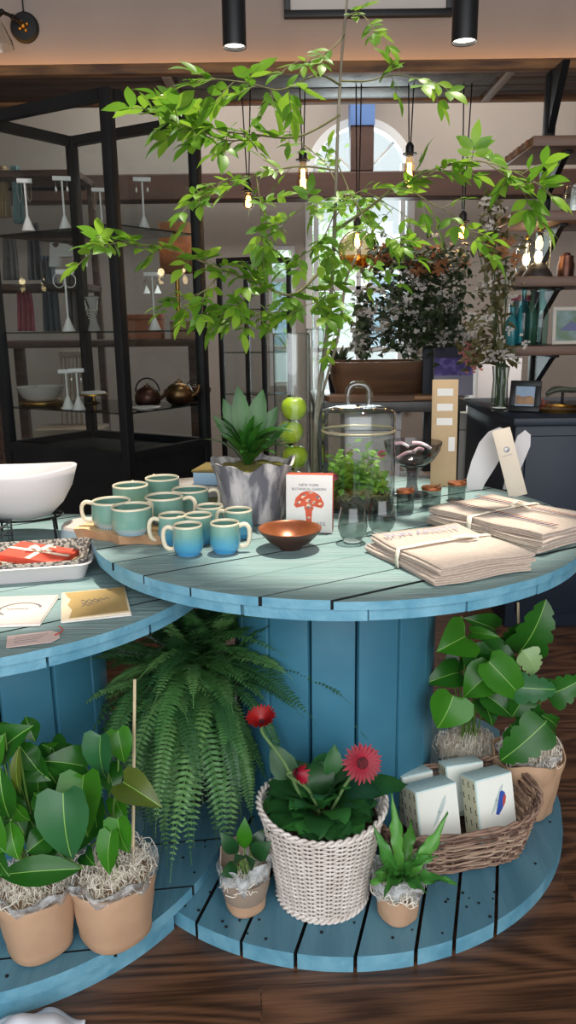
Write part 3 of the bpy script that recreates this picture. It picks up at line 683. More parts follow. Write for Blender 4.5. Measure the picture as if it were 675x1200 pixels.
# tall cylinder vases
def cyl(c, r, h, lab, g=None):
    root = thing('glass_vase', lab, 'vase', c, g)
    MB().shell([(r*.98, .004), (r, .012), (r, h)], c, 40).lathe([(0, 0), (r*.96, 0), (r*.98, .004), (0, .008)], c, 40).build('cylinder', clear_glass, root, smooth=60)
    MB().tube([c+V((r*.975*math.cos(a*PI/20), r*.975*math.sin(a*PI/20), h)) for a in range(40)], .002, 6, closed=True).build('rim', clear_glass, root, smooth=80)
    return root
v1 = V((.015, 2.02, ZT+.001)); v2 = V((.078, 2.085, ZT+.001))
cyl(v1, .048, .43, 'tall clear cylinder vase holding green apples')
cyl(v2, .024, .44, 'narrow tall glass vase holding the leafy branch')
apm = M('green_apple_skin', 'a3c21f', 'b9d13c', scale=12, rough=.3, coat=.3, transl=.15)
def apple(c, r, lab):
    root = thing('apple', lab, 'apple', c, 'green apples in the vase')
    MB().shell([(0, -r*.72), (r*.25, -r*.82), (r*.62, -r*.72), (r*.93, -r*.25), (r, .12*r), (r*.85, r*.6), (r*.5, r*.85), (r*.2, r*.8), (0, r*.62)], c, 26).build('flesh', apm, root, smooth=80)
    MB().tube([c+V((0, 0, r*.62)), c+V((.002, 0, r*1.05))], .0012, 5).build('stalk', M('stalk', '5a4326') if 'stalk' not in MATS else MATS['stalk'], root)
for i, (x, y, z, lab) in enumerate(((0, 0, .042, 'green apple at the bottom of the tall vase'), (.006, -.003, .110, 'green apple second from the bottom of the tall vase'), (-.006, .002, .176, 'green apple just under the topmost in the tall vase'), (.004, -.002, .238, 'topmost green apple in the tall vase'))):
    apple(v1+V((x, y, z)), .0345, lab)

# ================================================================== tea towels
linen = M('oatmeal_linen', 'c4b1a2', 'b8a596', scale=120, rough=.9, bump=.2, bscale=260, sheen=.3)
linen_edge = M('white_linen_hem', 'd9d4d2', 'cdc8c8', scale=90, rough=.9)
tape_mat = M('cream_cotton_tape', 'e9dfcb', rough=.85)
blue_print = M('blue_print', '8084a8', rough=.9)
orange_print = M('stitch_print', '5d6680', 'b07a52', scale=70, rough=.9, contrast=(.5, .55))
def towel(w, d, layers, gap, th, T, ph, skew=0.0):
    # one folded towel: a cloth strip folded back and forth, extruded along its depth
    path = []; z = th
    for k in range(layers):
        xs = [i/10 for i in range(11)]
        if k % 2: xs = xs[::-1]
        for t in xs: path.append((t*w-w/2, z+.0006*math.sin(t*9+k+ph)))
        if k < layers-1:
            e = w/2 if k % 2 == 0 else -w/2; s = 1 if k % 2 == 0 else -1
            path += [(e+s*gap*.5, z+gap*.25), (e+s*gap*.6, z+gap*.5), (e+s*gap*.5, z+gap*.75)]
        z += gap
    mb = MB(); n = len(path); nd = 14
    def fn(u, v):
        x, z = path[min(n-1, round(u*(n-1)))]; y = (v-.5)*d*(1+.012*math.sin(z*300+ph))
        return T @ V((x+skew*(v-.5)+.003*math.sin(v*5+ph), y+.002*math.sin(x*40+ph), z+.0012*math.sin(v*9+ph+x*30)))
    mb.grid(fn, n-1, nd)
    return mb
def towel_stack(nm_labels, w, d, T, group, n_layers=4, gap=.0034):
    out = []
    zz = .001
    for i, lab in enumerate(nm_labels):
        Ti = T @ Matrix.Translation((random.uniform(-.004, .004), random.uniform(-.004, .004), zz)) @ Matrix.Rotation(R(random.uniform(-1.5, 1.5)), 4, 'Z')
        o = towel(w, d, n_layers, gap, .0014, Ti, i*1.7).build('tea_towel', [linen if True else linen_edge], loc=Ti.translation, smooth=60, solid=.0022)
        tag(o, lab, 'tea towel', group); zz += n_layers*gap+.0012; out.append(Ti)
    return zz
c1 = (Z(437, 641, ZT)+Z(615, 668, ZT))/2
T1 = Matrix.Translation((.306, 1.435, ZT+.001)) @ Matrix.Rotation(R(22), 4, 'Z')
z1 = towel_stack(['folded oatmeal tea towel at the bottom of the front tied stack', 'folded oatmeal tea towel with blue lettering on top of the front tied stack'], .205, .245, T1, 'front tied tea towels', 4, .0044)
Tt = T1 @ Matrix.Translation((0, 0, z1+.0028))
ltr = lettering([('BON APPETIT', .029, -.005, .066)], blue_print, bpy.data.objects['tea_towel.001'], Tt, 'lettering')
def tie(T, w, h, y, lab, along='x', d=0):
    rb = thing('cotton_tape', lab, 'ribbon', T @ V((0, y, h)), 'cotton tapes tied round the towels')
    k = 6; a = w/2+.0065
    loop = [(-a, .001), (-a-.002, h*.5), (-a+.002, h), (-w*.25, h+.0022), (w*.25, h+.0022), (a-.002, h), (a+.002, h*.5), (a, .001)]
    m = MB(); hw = .0065
    vs = [T @ V((x, y+s*hw+.012*x/w, z)) for x, z in loop for s in (-1, 1)]
    m.add(vs, [(2*i, 2*i+1, 2*i+3, 2*i+2) for i in range(len(loop)-1)])
    m.build('band', tape_mat, rb, solid=.0012)
    kq = T @ V((.02, y, h+.005)); m = MB()
    m.ball(kq, .006, sz=.7); m.tube(spline([kq, kq+V((.02, .004, .004)), kq+V((.04, .016, -.001))], 4), .0045, 6, flat=.35); m.tube(spline([kq, kq+V((.022, -.004, .003)), kq+V((.048, .004, -.001))], 4), .0045, 6, flat=.35)
    m.build('knot', tape_mat, rb, smooth=60)
tie(T1, .205, z1, .004, 'cream tape tied round the front stack of tea towels')
T2 = Matrix.Translation((.495, 1.650, ZT+.001)) @ Matrix.Rotation(R(-54), 4, 'Z')
z2 = towel_stack(['patterned oatmeal tea towel at the bottom of the back tied stack', 'patterned oatmeal tea towel in the middle of the back tied stack', 'patterned oatmeal tea towel on top of the back tied stack'], .30, .215, T2, 'back tied tea towels', 4, .0034)
def tie_y(T, d, h, x, lab):
    rb = thing('cotton_tape', lab, 'ribbon', T @ V((x, 0, h)), 'cotton tapes tied round the towels'); a = d/2+.004; m = MB(); hw = .0065
    loop = [(-a, .001), (-a-.001, h*.5), (-a+.002, h), (-d*.25, h+.0024), (d*.25, h+.0024), (a-.002, h), (a+.001, h*.5), (a, .001)]
    m.add([T @ V((x+s*hw+.01*y/d, y, z)) for y, z in loop for s in (-1, 1)], [(2*i, 2*i+1, 2*i+3, 2*i+2) for i in range(len(loop)-1)]); m.build('band', tape_mat, rb, solid=.0012)
    kq = T @ V((x, .03, h+.005)); m = MB(); m.ball(kq, .006, sz=.7)
    for s in (-1, 1): m.tube(spline([kq, kq+V((.012, .02*s, .006)), kq+V((.03, .03*s, -.001))], 4), .0045, 6, flat=.35)
    m.build('knot', tape_mat, rb, smooth=60)
tie_y(T2, .215, z2, -.02, 'cream tape tied round the back stack of tea towels')
# stitched stripes along the top towel
topt = bpy.data.objects['tea_towel.004']
for y0, mt in ((-.052, blue_st := M('slate_stitch', '2f3a66', rough=.9)), (-.042, orange_st := M('rust_stitch', '8a4c28', rough=.9)), (.042, blue_st), (.053, orange_st)):
    st = MB()
    for k in range(24):
        x = -.145+k*.0122
        st.add([T2 @ V((x+a, y0+b, z2+.0034)) for a, b in ((0, 0), (.009, .002), (.009, .009), (0, .007))], [(0, 1, 2, 3)])
    st.build('stitching', mt, topt, smooth=0)
# ================================================================== standing tags on the large table
def slab_pts(o, ux, uy, w, h, t):
    return basis(o, ux, uy)
b0 = Z(518, 585, ZT+.001)
tall = thing('price_tag', 'tall kraft card tag with white labels standing behind the glass bowl', 'tag', (.442, 2.14, ZT+.001))
T = basis((.442, 2.14, ZT+.001), (1, -.1, 0), (.03, .12, 1))
MB().rbox(-.036, .036, 0, .30, -.002, .002, .0008, 0, T).build('card', kraft2, tall, smooth=30)
for i, y in enumerate((.255, .213, .173)): MB().rbox(-.022, .022, y, y+.02, .0022, .0028, .0002, 0, T).build('label', card_white, tall, smooth=0)
MB().rbox(.012, .03, .10, .14, .0022, .0028, .0002, 0, T).build('label', card_white, tall, smooth=0)
# cream bookmark leaning against a white paper wing
T = basis((.615, 2.00, ZT+.001), (1, -.12, .28), (-.28, .25, 1))
mark = thing('bookmark', 'cream card bookmark with a small bird emblem leaning at the back of the table', 'bookmark', T.translation)
MB().rbox(-.024, .024, 0, .185, -.001, .001, .0005, 0, T).build('card', M('cream_card', 'd8c9b6', rough=.75), mark, smooth=30)
em = MB(); em.prism([(.009*math.cos(t)*.9+.001, .128+.008*math.sin(t)) for t in [k*PI/7 for k in range(14)]], .0012, .0014, T=T); em.prism([(-.014, .112), (.012, .112), (.012, .1135), (-.014, .1135)], .0012, .0014, T=T); em.build('emblem', M('emblem_grey', '8f8b95', rough=.7), mark, smooth=0)
MB().prism([(-.003, .124), (.006, .131), (.0, .134), (-.005, .131)], .0015, .0017, T=T).build('emblem_bird', card_white, mark, smooth=0)
wt = V((.585, 2.09, ZT+.001)); T = basis(wt, (1, 0, 0), (.03, .1, 1))
wing = thing('paper_stand', 'white curved card stand behind the cream bookmark', 'stand', wt)
def wingpoly(s): return [(-.085*s, 0), (-.088*s, .03), (-.075*s, .08), (-.055*s, .13), (-.03*s, .16), (0, .172), (.02*s, .165), (.024*s, .14), (.012*s, .1), (-.01*s, .06), (-.035*s, .02), (-.045*s, 0)]
MB().prism(wingpoly(1), -.001, .001, T=T).build('left_wing', white_ceramic, wing, smooth=0)
T3 = T @ Matrix.Translation((.02, 0, .012)) @ Matrix.Rotation(R(-12), 4, 'Z'); MB().prism([(-.01, 0), (-.012, .1), (-.005, .15), (.012, .17), (.03, .16), (.036, .13), (.026, .07), (.012, 0)], -.001, .001, T=T3).build('right_wing', white_ceramic, wing, smooth=0)

# ================================================================== boxes behind the mugs
q = V((-.20, 2.03, ZT+.001))
lowb = thing('flat_box', 'flat box with a mottled stone-patterned lid behind the large mugs', 'box', q, rz=R(18))
MB().rbox(-.135, .135, -.09, .09, 0, .022, .003).build('body', M('olive_box_side', '6f6a45', rough=.6), lowb, world=False, smooth=30)
MB().rbox(-.14, .14, -.095, .095, .022, .042, .003).build('lid', M('mottled_stone_paper', 'a09a98', '7d7168', scale=18, rough=.4, detail=8), lowb, world=False, smooth=30)
tb = thing('tin_box', 'pale blue box with gold top standing on the mottled flat box', 'box', q+V((.045, .01, .0425)), rz=R(-12))
MB().rbox(-.085, .085, -.06, .06, 0, .034, .003).build('body', M('pale_blue_tin', '8fb2cf', 'a3c0d6', scale=20, rough=.4), tb, world=False, smooth=30)
MB().rbox(-.088, .088, -.063, .063, .034, .040, .002).build('lid', M('gold_lid', '8f7c4a', '6f6038', scale=12, rough=.4, metal=.4), tb, world=False, smooth=30)

# ================================================================== branch in the narrow vase
TY = 2.085
trunk_px = [(374, 548), (373, 500), (376, 440), (384, 385), (389, 330), (393, 240), (396, 150), (401, 60), (409, -20)]
TR = thing('tree_branch', 'tall leafy green branch standing in the narrow glass vase', 'branch', (v2.x, v2.y, ZT+.012))
pts = [P(x, y, TY) for x, y in trunk_px]; pts[0] = v2+V((-.006, 0, .016)); pts[1] = v2+V((-.004, 0, .09)); pts[2] = v2+V((.004, .0, .23))
tb_ = MB().tube(spline(pts, 5), [.0075-.00012*i for i in range(len(pts)*5-4)], 8)
tb_.tube(spline([v2+V((.008, .005, .018)), v2+V((.004, .003, .2)), P(396, 395, TY), P(405, 330, TY+.05), P(418, 300, TY+.1)], 5), .004, 6)
tb_.build('trunk', M('grey_bark', '9a8f7d', '6f6656', scale=25, rough=.8, bump=.4, stretch=(1, 1, .3)), TR, smooth=80)
br = MB(); fol = MB()
def spray(a, tip_dir, n, L, size):
    # one compound leaf: a stalk with paired leaflets and one at the tip
    a = V(a); d = V(tip_dir).normalized(); sd = d.cross(V((0, 0, 1)))
    if sd.length < .1: sd = V((1, 0, 0))
    sd.normalize(); up = sd.cross(d).normalized(); ang = random.uniform(-.7, .7); sd, up = sd*math.cos(ang)+up*math.sin(ang), up*math.cos(ang)-sd*math.sin(ang)
    pt = [a+d*(L*t)+V((0, 0, -L*.28*t*t)) for t in (0, .35, .7, 1)]
    br.tube(pt, .0009, 4, caps=False)
    for k in range(n):
        t = .35+.6*k/max(1, n-1) if n > 1 else .6; c = a+d*(L*t)+V((0, 0, -L*.28*t*t))
        for s in (-1, 1):
            dd = (sd*s*.85+d*.6+V((0, 0, random.uniform(-.45, .15)))).normalized(); sz = size*random.uniform(.7, 1.05)
            leaf(fol, c, c+dd*sz, sz*.46, up+V((random.gauss(0, .25), random.gauss(0, .25), random.gauss(0, .25))), OVAL, .12, random.uniform(-.02, .1), mi=0 if random.random() < .6 else 1)
    dd = (d+V((0, 0, -.4))).normalized(); leaf(fol, pt[-1], pt[-1]+dd*size*1.1, size*.5, up, OVAL, .12, .08, mi=0 if random.random() < .6 else 1)
def branch(poly, r0, spacing, size, side=1.0, start=.2):
    # poly: (px, py, distance) along the branch; compound leaves set along it
    ps = spline([P(x, y, Y) for x, y, Y in poly], 6)
    br.tube(ps, [r0*(1-.75*i/(len(ps)-1)) for i in range(len(ps))], 6)
    acc = 0; tot = sum((b-a).length for a, b in zip(ps, ps[1:])); run = 0; nxt = start*tot
    for a, b in zip(ps, ps[1:]):
        run += (b-a).length
        while run >= nxt:
            d = (b-a).normalized(); az = random.uniform(-1.2, 1.2)
            td = d*random.uniform(.3, 1)+V((random.gauss(0, .5), random.gauss(-.2, .55), random.gauss(-.1, .5)))*side
            spray(b, td, random.choice((1, 2, 2, 3)), random.uniform(.03, .06), size); nxt += spacing
    spray(ps[-1], ps[-1]-ps[-3], 2, .05, size*1.05)
B = TY
branch([(399, 100, B), (372, 88, B-.1), (330, 105, B-.22), (290, 97, B-.3), (250, 92, B-.36)], .003, .032, .058, start=.45)
branch([(398, 135, B), (350, 160, B-.05), (300, 158, B-.12), (250, 150, B-.2), (205, 120, B-.26)], .0035, .024, .050, start=.4)
branch([(300, 158, B-.12), (270, 165, B-.2), (225, 150, B-.28), (178, 130, B-.34)], .002, .020, .058)
branch([(396, 200, B), (350, 195, B+.05), (300, 205, B), (260, 215, B-.05), (230, 232, B-.1)], .003, .022, .046, start=.3)
branch([(300, 205, B), (305, 240, B-.05), (308, 290, B-.1)], .002, .022, .046)
branch([(394, 230, B), (360, 240, B-.12), (330, 265, B-.15)], .002, .024, .044)
branch([(390, 300, B), (345, 345, B-.08), (300, 330, B-.15), (250, 312, B-.24), (200, 292, B-.3), (140, 285, B-.36), (115, 292, B-.38)], .004, .022, .046, start=.2)
branch([(260, 318, B-.22), (240, 340, B-.25), (215, 350, B-.28)], .002, .016, .044)
branch([(320, 338, B-.12), (290, 350, B-.18), (258, 362, B-.22)], .002, .014, .044)
branch([(345, 345, B-.08), (325, 365, B-.12), (290, 372, B-.15)], .002, .016, .04)
branch([(393, 270, B), (430, 245, B-.08), (470, 215, B-.14), (520, 195, B-.2), (570, 190, B-.26), (625, 212, B-.3)], .004, .023, .05, start=.3)
branch([(570, 190, B-.26), (600, 212, B-.3), (618, 232, B-.33)], .002, .03, .064, start=.5)
branch([(470, 215, B-.14), (500, 235, B-.12), (535, 255, B-.1), (565, 285, B-.1)], .002, .03, .046)
branch([(400, 95, B), (430, 95, B-.06), (465, 88, B-.1), (505, 95, B-.15)], .0025, .03, .05, start=.45)
branch([(404, 40, B), (385, 60, B-.06), (350, 72, B-.1)], .002, .03, .044, start=.4)
branch([(406, 20, B), (420, 15, B-.05), (440, 32, B-.08)], .002, .026, .042)
branch([(395, 190, B), (415, 235, B-.05), (440, 265, B-.1), (470, 285, B-.1)], .002, .022, .042)
branch([(392, 250, B), (375, 285, B-.1), (352, 300, B-.14)], .002, .022, .044)
branch([(390, 290, B), (415, 310, B-.1), (445, 320, B-.14)], .002, .03, .042)
branch([(388, 330, B), (372, 352, B-.12), (358, 358, B-.15)], .002, .02, .054)
branch([(394, 215, B), (380, 190, B+.05), (352, 165, B+.1), (340, 140, B+.1)], .002, .03, .04)
branch([(392, 255, B), (420, 225, B+.06), (455, 240, B+.1), (490, 262, B+.1)], .002, .022, .04)
branch([(389, 335, B), (400, 365, B-.03), (392, 392, B-.05)], .002, .03, .036)
br.build('twigs', M('twig_green', '7d7a4e', '5f5a3a', scale=20, rough=.8), TR, smooth=80)
leafA = M('fresh_green_leaf', '5c8a26', '6f9c30', scale=9, rough=.42, transl=.45)
leafB = M('lime_leaf', '7ca52f', '92b83c', scale=9, rough=.42, transl=.5)
fol.build('foliage', [leafA, leafB], TR, smooth=60)

# ================================================================== left table
ZL = LZ+.001
bc = V((-.675, 1.90, ZL))
stand = thing('wire_stand', 'black wire stand under the white oval bowl', 'stand', bc)
m = MB()
m.tube([bc+V((.10*math.cos(a*PI/20), .075*math.sin(a*PI/20), .055)) for a in range(40)], .003, 6, closed=True)
m.build('ring', black_iron, stand, smooth=80)
for a in (-.5, .9, 2.4, 3.9): MB().tube([bc+V((.10*math.cos(a), .075*math.sin(a), .055)), bc+V((.105*math.cos(a), .08*math.sin(a), .0))], .003, 6).build('leg', black_iron, stand, smooth=80)
wb = thing('bowl', 'large white oval bowl on a black wire stand at the left', 'bowl', bc+V((0, 0, .050)))
c = bc+V((0, 0, .050)); RT = .145
def oval(a, r, z):
    k = min(1, max(0, z)/.12); return r, z+k*.006*math.cos(2*a)+k*.003*math.cos(a)
MB().shell([(0, .0), (.05, .0), (.075, .008), (.105, .035), (.13, .075), (RT, .122), (RT-.004, .125), (RT-.01, .122), (.12, .075), (.09, .036), (.05, .012), (0, .009)], c, 72, sx=1.0, sy=.72, fn=oval).build('body', white_ceramic, wb, smooth=70)
dq = V((-.545, 1.90, ZL)); dd = thing('round_box', 'low pale round box behind the left end of the serving board', 'box', (-.505, 1.88, ZL))
c = V((-.505, 1.88, ZL)); MB().lathe([(0, 0), (.068, 0), (.07, .004), (.066, .03), (0, .03)], c, 40).build('base', M('pale_blue_grey', 'b9c5d0', rough=.5), dd, smooth=40)
MB().lathe([(0, .0305), (.066, .0305), (.062, .037), (0, .038)], c, 40).build('lid', M('pale_card_lid', 'b7aca4', rough=.6), dd, smooth=40)
# white tray with fabric liner and red tied packets
T = basis((-.60, 1.60, ZL), (1, .2, 0), (-.2, 1, 0))
tray = thing('tray', 'white rectangular tray with woven grey liner holding red packets', 'tray', T.translation)
def rrect(w, d, r, n=5):
    out = []
    for cx_, cy_, a0 in ((w-r, d-r, 0), (-w+r, d-r, PI/2), (-w+r, -d+r, PI), (w-r, -d+r, 1.5*PI)):
        out += [(cx_+r*math.cos(a0+PI/2*i/n), cy_+r*math.sin(a0+PI/2*i/n)) for i in range(n+1)]
    return out
def loft(mb, rings, T, mi=0, caps=(1, 0)):
    n = len(rings[0][0]); vs = [T @ V((x, y, z)) for poly, z in rings for x, y in poly]
    fs = [(k*n+i, k*n+(i+1) % n, (k+1)*n+(i+1) % n, (k+1)*n+i) for k in range(len(rings)-1) for i in range(n)]
    if caps[0]: fs.append(tuple(range(n-1, -1, -1)))
    if caps[1]: fs.append(tuple((len(rings)-1)*n+i for i in range(n)))
    return mb.add(vs, fs, mi)
m = MB(); loft(m, [(rrect(.155, .085, .02), 0), (rrect(.165, .095, .025), .028), (rrect(.172, .102, .028), .034), (rrect(.168, .098, .027), .036), (rrect(.16, .09, .024), .03), (rrect(.15, .08, .02), .004)], T, caps=(1, 1)); m.build('dish', white_ceramic, tray, smooth=50)
m = MB(); loft(m, [(rrect(.15, .08, .02), .005), (rrect(.158, .088, .022), .03), (rrect(.163, .093, .024), .043), (rrect(.160, .090, .024), .043), (rrect(.155, .085, .022), .03), (rrect(.147, .077, .02), .008)], T, caps=(1, 1)); m.build('liner', M('charcoal_weave', '5c5a58', 'b9b0a4', scale=140, rough=.9, contrast=(.48, .52), bump=.4, bscale=150), tray, smooth=50)
redp = M('coral_red_paper', 'd6503a', 'c8452f', scale=10, rough=.6); cream_rib = M('cream_ribbon', 'efe4d2', rough=.7)
def packet(Tp, w, d, h, lab):
    pk_ = thing('packet', lab, 'packet', Tp.translation, 'red tied packets in the tray')
    MB().rbox(-w/2, w/2, -d/2, d/2, 0, h, .003, 0, Tp).build('wrap', redp, pk_, smooth=30)
    MB().rbox(-w/2+.004, w/2+.004, -d/2+.003, d/2+.002, .001, .004, .001, 0, Tp @ Matrix.Rotation(.03, 4, 'Z')).build('inner_sheet', kraft2, pk_, smooth=30)
    rb = MB()
    for x0, y0, x1, y1 in ((-w/2, .0, w/2, .0), (0, -d/2, 0, d/2)):
        s = .006; dx, dy = (0, s) if y0 == y1 else (s, 0)
        rb.add([Tp @ V(p) for p in ((x0-dx, y0-dy, h+.0006), (x0+dx, y0+dy, h+.0006), (x1+dx, y1+dy, h+.0006), (x1-dx, y1-dy, h+.0006))], [(0, 1, 2, 3)])
    kq = Tp @ V((0, 0, h+.004)); rb.ball(kq, .007, sz=.6)
    for e in (V((.034, .012, .001)), V((.030, -.016, .001)), V((-.022, .018, .003)), V((-.026, -.010, .003))):
        rb.tube(spline([kq, kq+e*.5+V((0, 0, .005)), kq+e], 4), .006, 6, flat=.25)
    rb.build('ribbon', cream_rib, pk_, smooth=60)
packet(T @ Matrix.Translation((.055, .0, .026)) @ Matrix.Rotation(R(-22), 4, 'Z') @ Matrix.Rotation(R(6), 4, 'Y'), .14, .105, .016, 'whole red packet tied with cream ribbon in the white tray')
packet(T @ Matrix.Translation((-.085, -.02, .022)) @ Matrix.Rotation(R(12), 4, 'Z'), .12, .09, .014, 'red packet at the left of the tray, partly cut off by the photo edge')
# cards
def card(o, ux, w, d, lab, face, cname='greeting_card', tilt=0):
    T = basis(o, ux, (-ux[1], ux[0], 0)) @ Matrix.Rotation(R(tilt), 4, 'X')
    cd = thing(cname, lab, 'card', T.translation)
    MB().rbox(-w/2, w/2, -d/2, d/2, 0, .003, .0006, 0, T).build('envelope', card_white, cd, smooth=30)
    f = MB().rbox(-w/2+.001, w/2-.001, -d/2+.004, d/2-.001, .003, .006, .0006, 0, T).build('cover', face, cd, smooth=30)
    return cd, T
q = (Z(77, 731, ZL)+Z(150, 723, ZL)+Z(139, 689, ZL)+Z(79, 698, ZL))/4
u = Z(150, 723, ZL)-Z(77, 731, ZL); 
cd, T = card((q.x, q.y, ZL), (u.x, u.y, 0), .125, .155, 'greeting card with a kraft panel and dark script, right-hand one of the cards', M('cream_stock', 'd8c7aa', rough=.7))
m = MB(); m.prism([(-.048, -.072), (.058, -.065), (.058, .07), (-.055, .072), (-.05, .045), (-.044, .03), (-.05, 0), (-.042, -.03)], .0061, .0066, T=T); m.build('kraft_panel', M('kraft_panel', 'b3965f', 'a88b57', scale=14, rough=.8), cd, smooth=0)
m = MB()
for k in range(3): m.tube([T @ V((-.025+i*.0025, .012-k*.012+.005*math.sin(i*1.4+k*2), .0072)) for i in range(22-k*6)], .0006, 4)
m.build('script', ink, cd)
q = (Z(-10, 742, ZL)+Z(46, 736, ZL)+Z(58, 700, ZL)+Z(5, 697, ZL))/4
cd, T = card((q.x-.015, q.y, ZL), (1, .06, 0), .135, .15, 'pink-white card with a printed wreath, left-hand one of the cards', M('blush_stock', 'd3beb2', rough=.7))
m = MB()
for k in range(26):
    a = PI*.05+k*PI*1.25/26; p = T @ V((.035*math.cos(a)+.012, .03*math.sin(a), .0065)); d = T.to_3x3() @ V((math.cos(a+1), math.sin(a+1), 0)); leaf(m, p, p+d*.009, .004, (0, 0, 1), OVAL, .1, .0)
m.build('wreath_print', ink, cd, smooth=0)
m = MB().tube([T @ V((-.012+i*.0024, .002*math.sin(i*1.9), .0066)) for i in range(18)], .0005, 4); m.build('script', ink, cd)
q = (Z(5, 757, ZL)+Z(45, 759, ZL)+Z(60, 737, ZL))/3
T = basis((q.x, q.y+.006, ZL+.0005), (.9, .28, 0), (-.28, .9, 0))
tg = thing('gift_tag', 'small pink paper tag with printed lines at the table edge', 'tag', T.translation)
MB().prism([(-.042, -.026), (.03, -.026), (.044, -.012), (.044, .012), (.03, .026), (-.042, .026)], 0, .0009, T=T).build('card', M('pale_pink_card', 'd9bfb8', rough=.75), tg, smooth=0)
m = MB()
for k in range(4): m.box(-.03, .025-k*.006, .014-k*.009, .0152-k*.009, .001, .0012, 0, T)
m.build('printed_lines', ink, tg, smooth=0)
MB().tube(spline([T @ V((.036, 0, .002)), T @ V((.05, .012, .004)), T @ V((.044, .03, .006))], 4), .0012, 5).build('string', M('red_string', 'b5493c'), tg)
# wire caddy at the frame edge
cq = V((-.70, 1.70, ZL))
wc_ = thing('wire_basket', 'dark wire basket at the left photo edge, behind the white tray', 'basket', (-.735, 1.86, ZL))
c = V((-.735, 1.78, ZL))
m = MB()
for z in (.003, .02, .04, .06): m.tube([c+V((x, y, z)) for x, y in rrect(.06, .05, .015, 3)], .0015 if z < .05 else .0025, 5, closed=True)
for x, y in rrect(.06, .05, .015, 3): m.tube([c+V((x, y, .002)), c+V((x, y, .06))], .0012, 5)
m.build('wires', M('grey_wire', '4b4d50', rough=.5, metal=.6), wc_, smooth=80); wc_.location = wc_.location

# ================================================================== plants and baskets below
woolm = M('cream_wood_wool', 'fffaf0', 'f4ecdb', scale=30, rough=.9, transl=.3)
cello = cellophane_mat('cellophane')
soil = MATS['dark_soil']
def paper_pot(root, c, r0, r1, h, crumple=.05, n=40, name='paper_wrap', mat=None, rim=0, ph=0):
    ph = random.random()*9
    def fn(a, r, z):
        k = z/h; q = noise.noise(V((math.cos(a)*2+ph, math.sin(a)*2, z*18)))
        return r*(1+crumple*q*(.4+k))*(1+.035*math.cos(4*a+ph)*max(0, 1-k)), z+rim*k*k*math.sin(3*a+ph)*.5*(1 if k > .8 else 0)
    m = MB().shell([(0, .001), (r0*.93, .001), (r0, .006), (r0*.97+.03*r1, h*.15), (r0*.75+r1*.25, h*.32), (r0*.5+r1*.5, h*.55), (r0*.3+r1*.7, h*.75), (r1, h*.92), (r1*1.005, h), (r1*.97, h), (r1*.93, h*.86), (0, h*.84)], c, n, fn=fn)
    return m.build(name, mat or kraft, root, smooth=55)
heartA = M('glossy_heart_leaf', '1d5016', '2a651c', scale=7, rough=.27, transl=.12, spec=.35)
heartB = M('fresh_heart_leaf', '34751a', '438522', scale=7, rough=.27, transl=.25, spec=.35)
heartC = M('bluish_heart_leaf', '285c33', '326b3c', scale=7, rough=.27, transl=.12, spec=.4)
ribm = M('pale_midrib', '7fae4c', rough=.35, transl=.1)
olive = M('olive_old_leaf', '5a6a1c', '405216', scale=10, rough=.35, transl=.2)
stemm = M('leaf_stalk', '6d9440', '587c34', scale=12, rough=.5)
stake_m = M('bamboo_stake', 'd9c7a4', 'c9b48c', scale=9, rough=.7)
def heart_plant(root, crown, leaves, mats, prof=HEART, wk=1.0):
    # leaves: (base px, base py, tip px, tip py, distance, width in px, material)
    m = MB(); s = MB()
    for (bx, by, tx, ty, Y, w, mi) in leaves:
        a = P(bx, by, Y); L = math.hypot(tx-bx, ty-by); b = P(tx, ty, Y-.02+random.uniform(-.02, .02)); wd = w/F*(Y*1.05)*wk
        leaf(m, a, b, wd*.92, V((random.uniform(-.5, .5), -1, random.uniform(.4, 1.0))), prof, random.uniform(.2, .42), .12, mi, rib=len(mats))
        mid = (a+crown)/2+V((random.uniform(-.01, .01), .0, .03)); s.tube(spline([crown+V((random.uniform(-.02, .02), random.uniform(-.02, .02), -.03)), mid, a+V((0, .002, 0))], 4), .0022, 5)
    s.build('stalks', stemm, root, smooth=80); return m.build('leaves', list(mats)+[ribm], root, smooth=60)
LB1 = LB+.002
# pothos, right of the two on the left base
c = V((-.345, 1.262, LB1))
po = thing('potted_plant', 'heart-leaved plant in a kraft-wrapped pot on the left base, with a bamboo stake', 'plant', c)
paper_pot(po, c, .068, .082, .13, .05)
MB().shell([(.075, .115), (.086, .135), (.088, .150), (.08, .146), (.07, .13)], c, 48, fn=lambda a, r, z: (r*(1+.05*math.sin(7*a)+.04*math.sin(11*a+2)), z+.006*math.sin(5*a))).build('cellophane', cello, po, smooth=60)
m = MB(); wool(m, c+V((0, 0, .128)), .068, 230, .45, .0008); m.build('wood_wool', woolm, po, kind='stuff')
MB().tube([V((-.31, 1.29, .19)), P(158, 796, 1.38)], .0032, 6).build('stake', stake_m, po)
heart_plant(po, c+V((0, .01, .15)), [(98, 909, 104, 983, 1.25, 56, 1), (74, 930, 85, 1008, 1.18, 60, 2), (118, 862, 126, 914, 1.28, 40, 2), (138, 856, 146, 895, 1.31, 28, 1), (145, 917, 191, 947, 1.2, 38, 3), (138, 960, 152, 1000, 1.18, 36, 1), (130, 976, 129, 1026, 1.17, 28, 1), (100, 898, 46, 892, 1.3, 40, 0), (84, 885, 48, 872, 1.34, 22, 1), (112, 940, 120, 990, 1.25, 30, 0), (100, 1000, 112, 1015, 1.2, 22, 0), (125, 900, 136, 935, 1.3, 30, 0), (70, 905, 78, 950, 1.3, 36, 0), (60, 870, 75, 905, 1.34, 34, 0), (110, 960, 90, 1000, 1.24, 34, 0), (80, 960, 68, 1005, 1.24, 32, 0), (95, 880, 84, 915, 1.32, 30, 0), (135, 935, 150, 965, 1.27, 24, 1)], [heartA, heartB, heartC, olive])
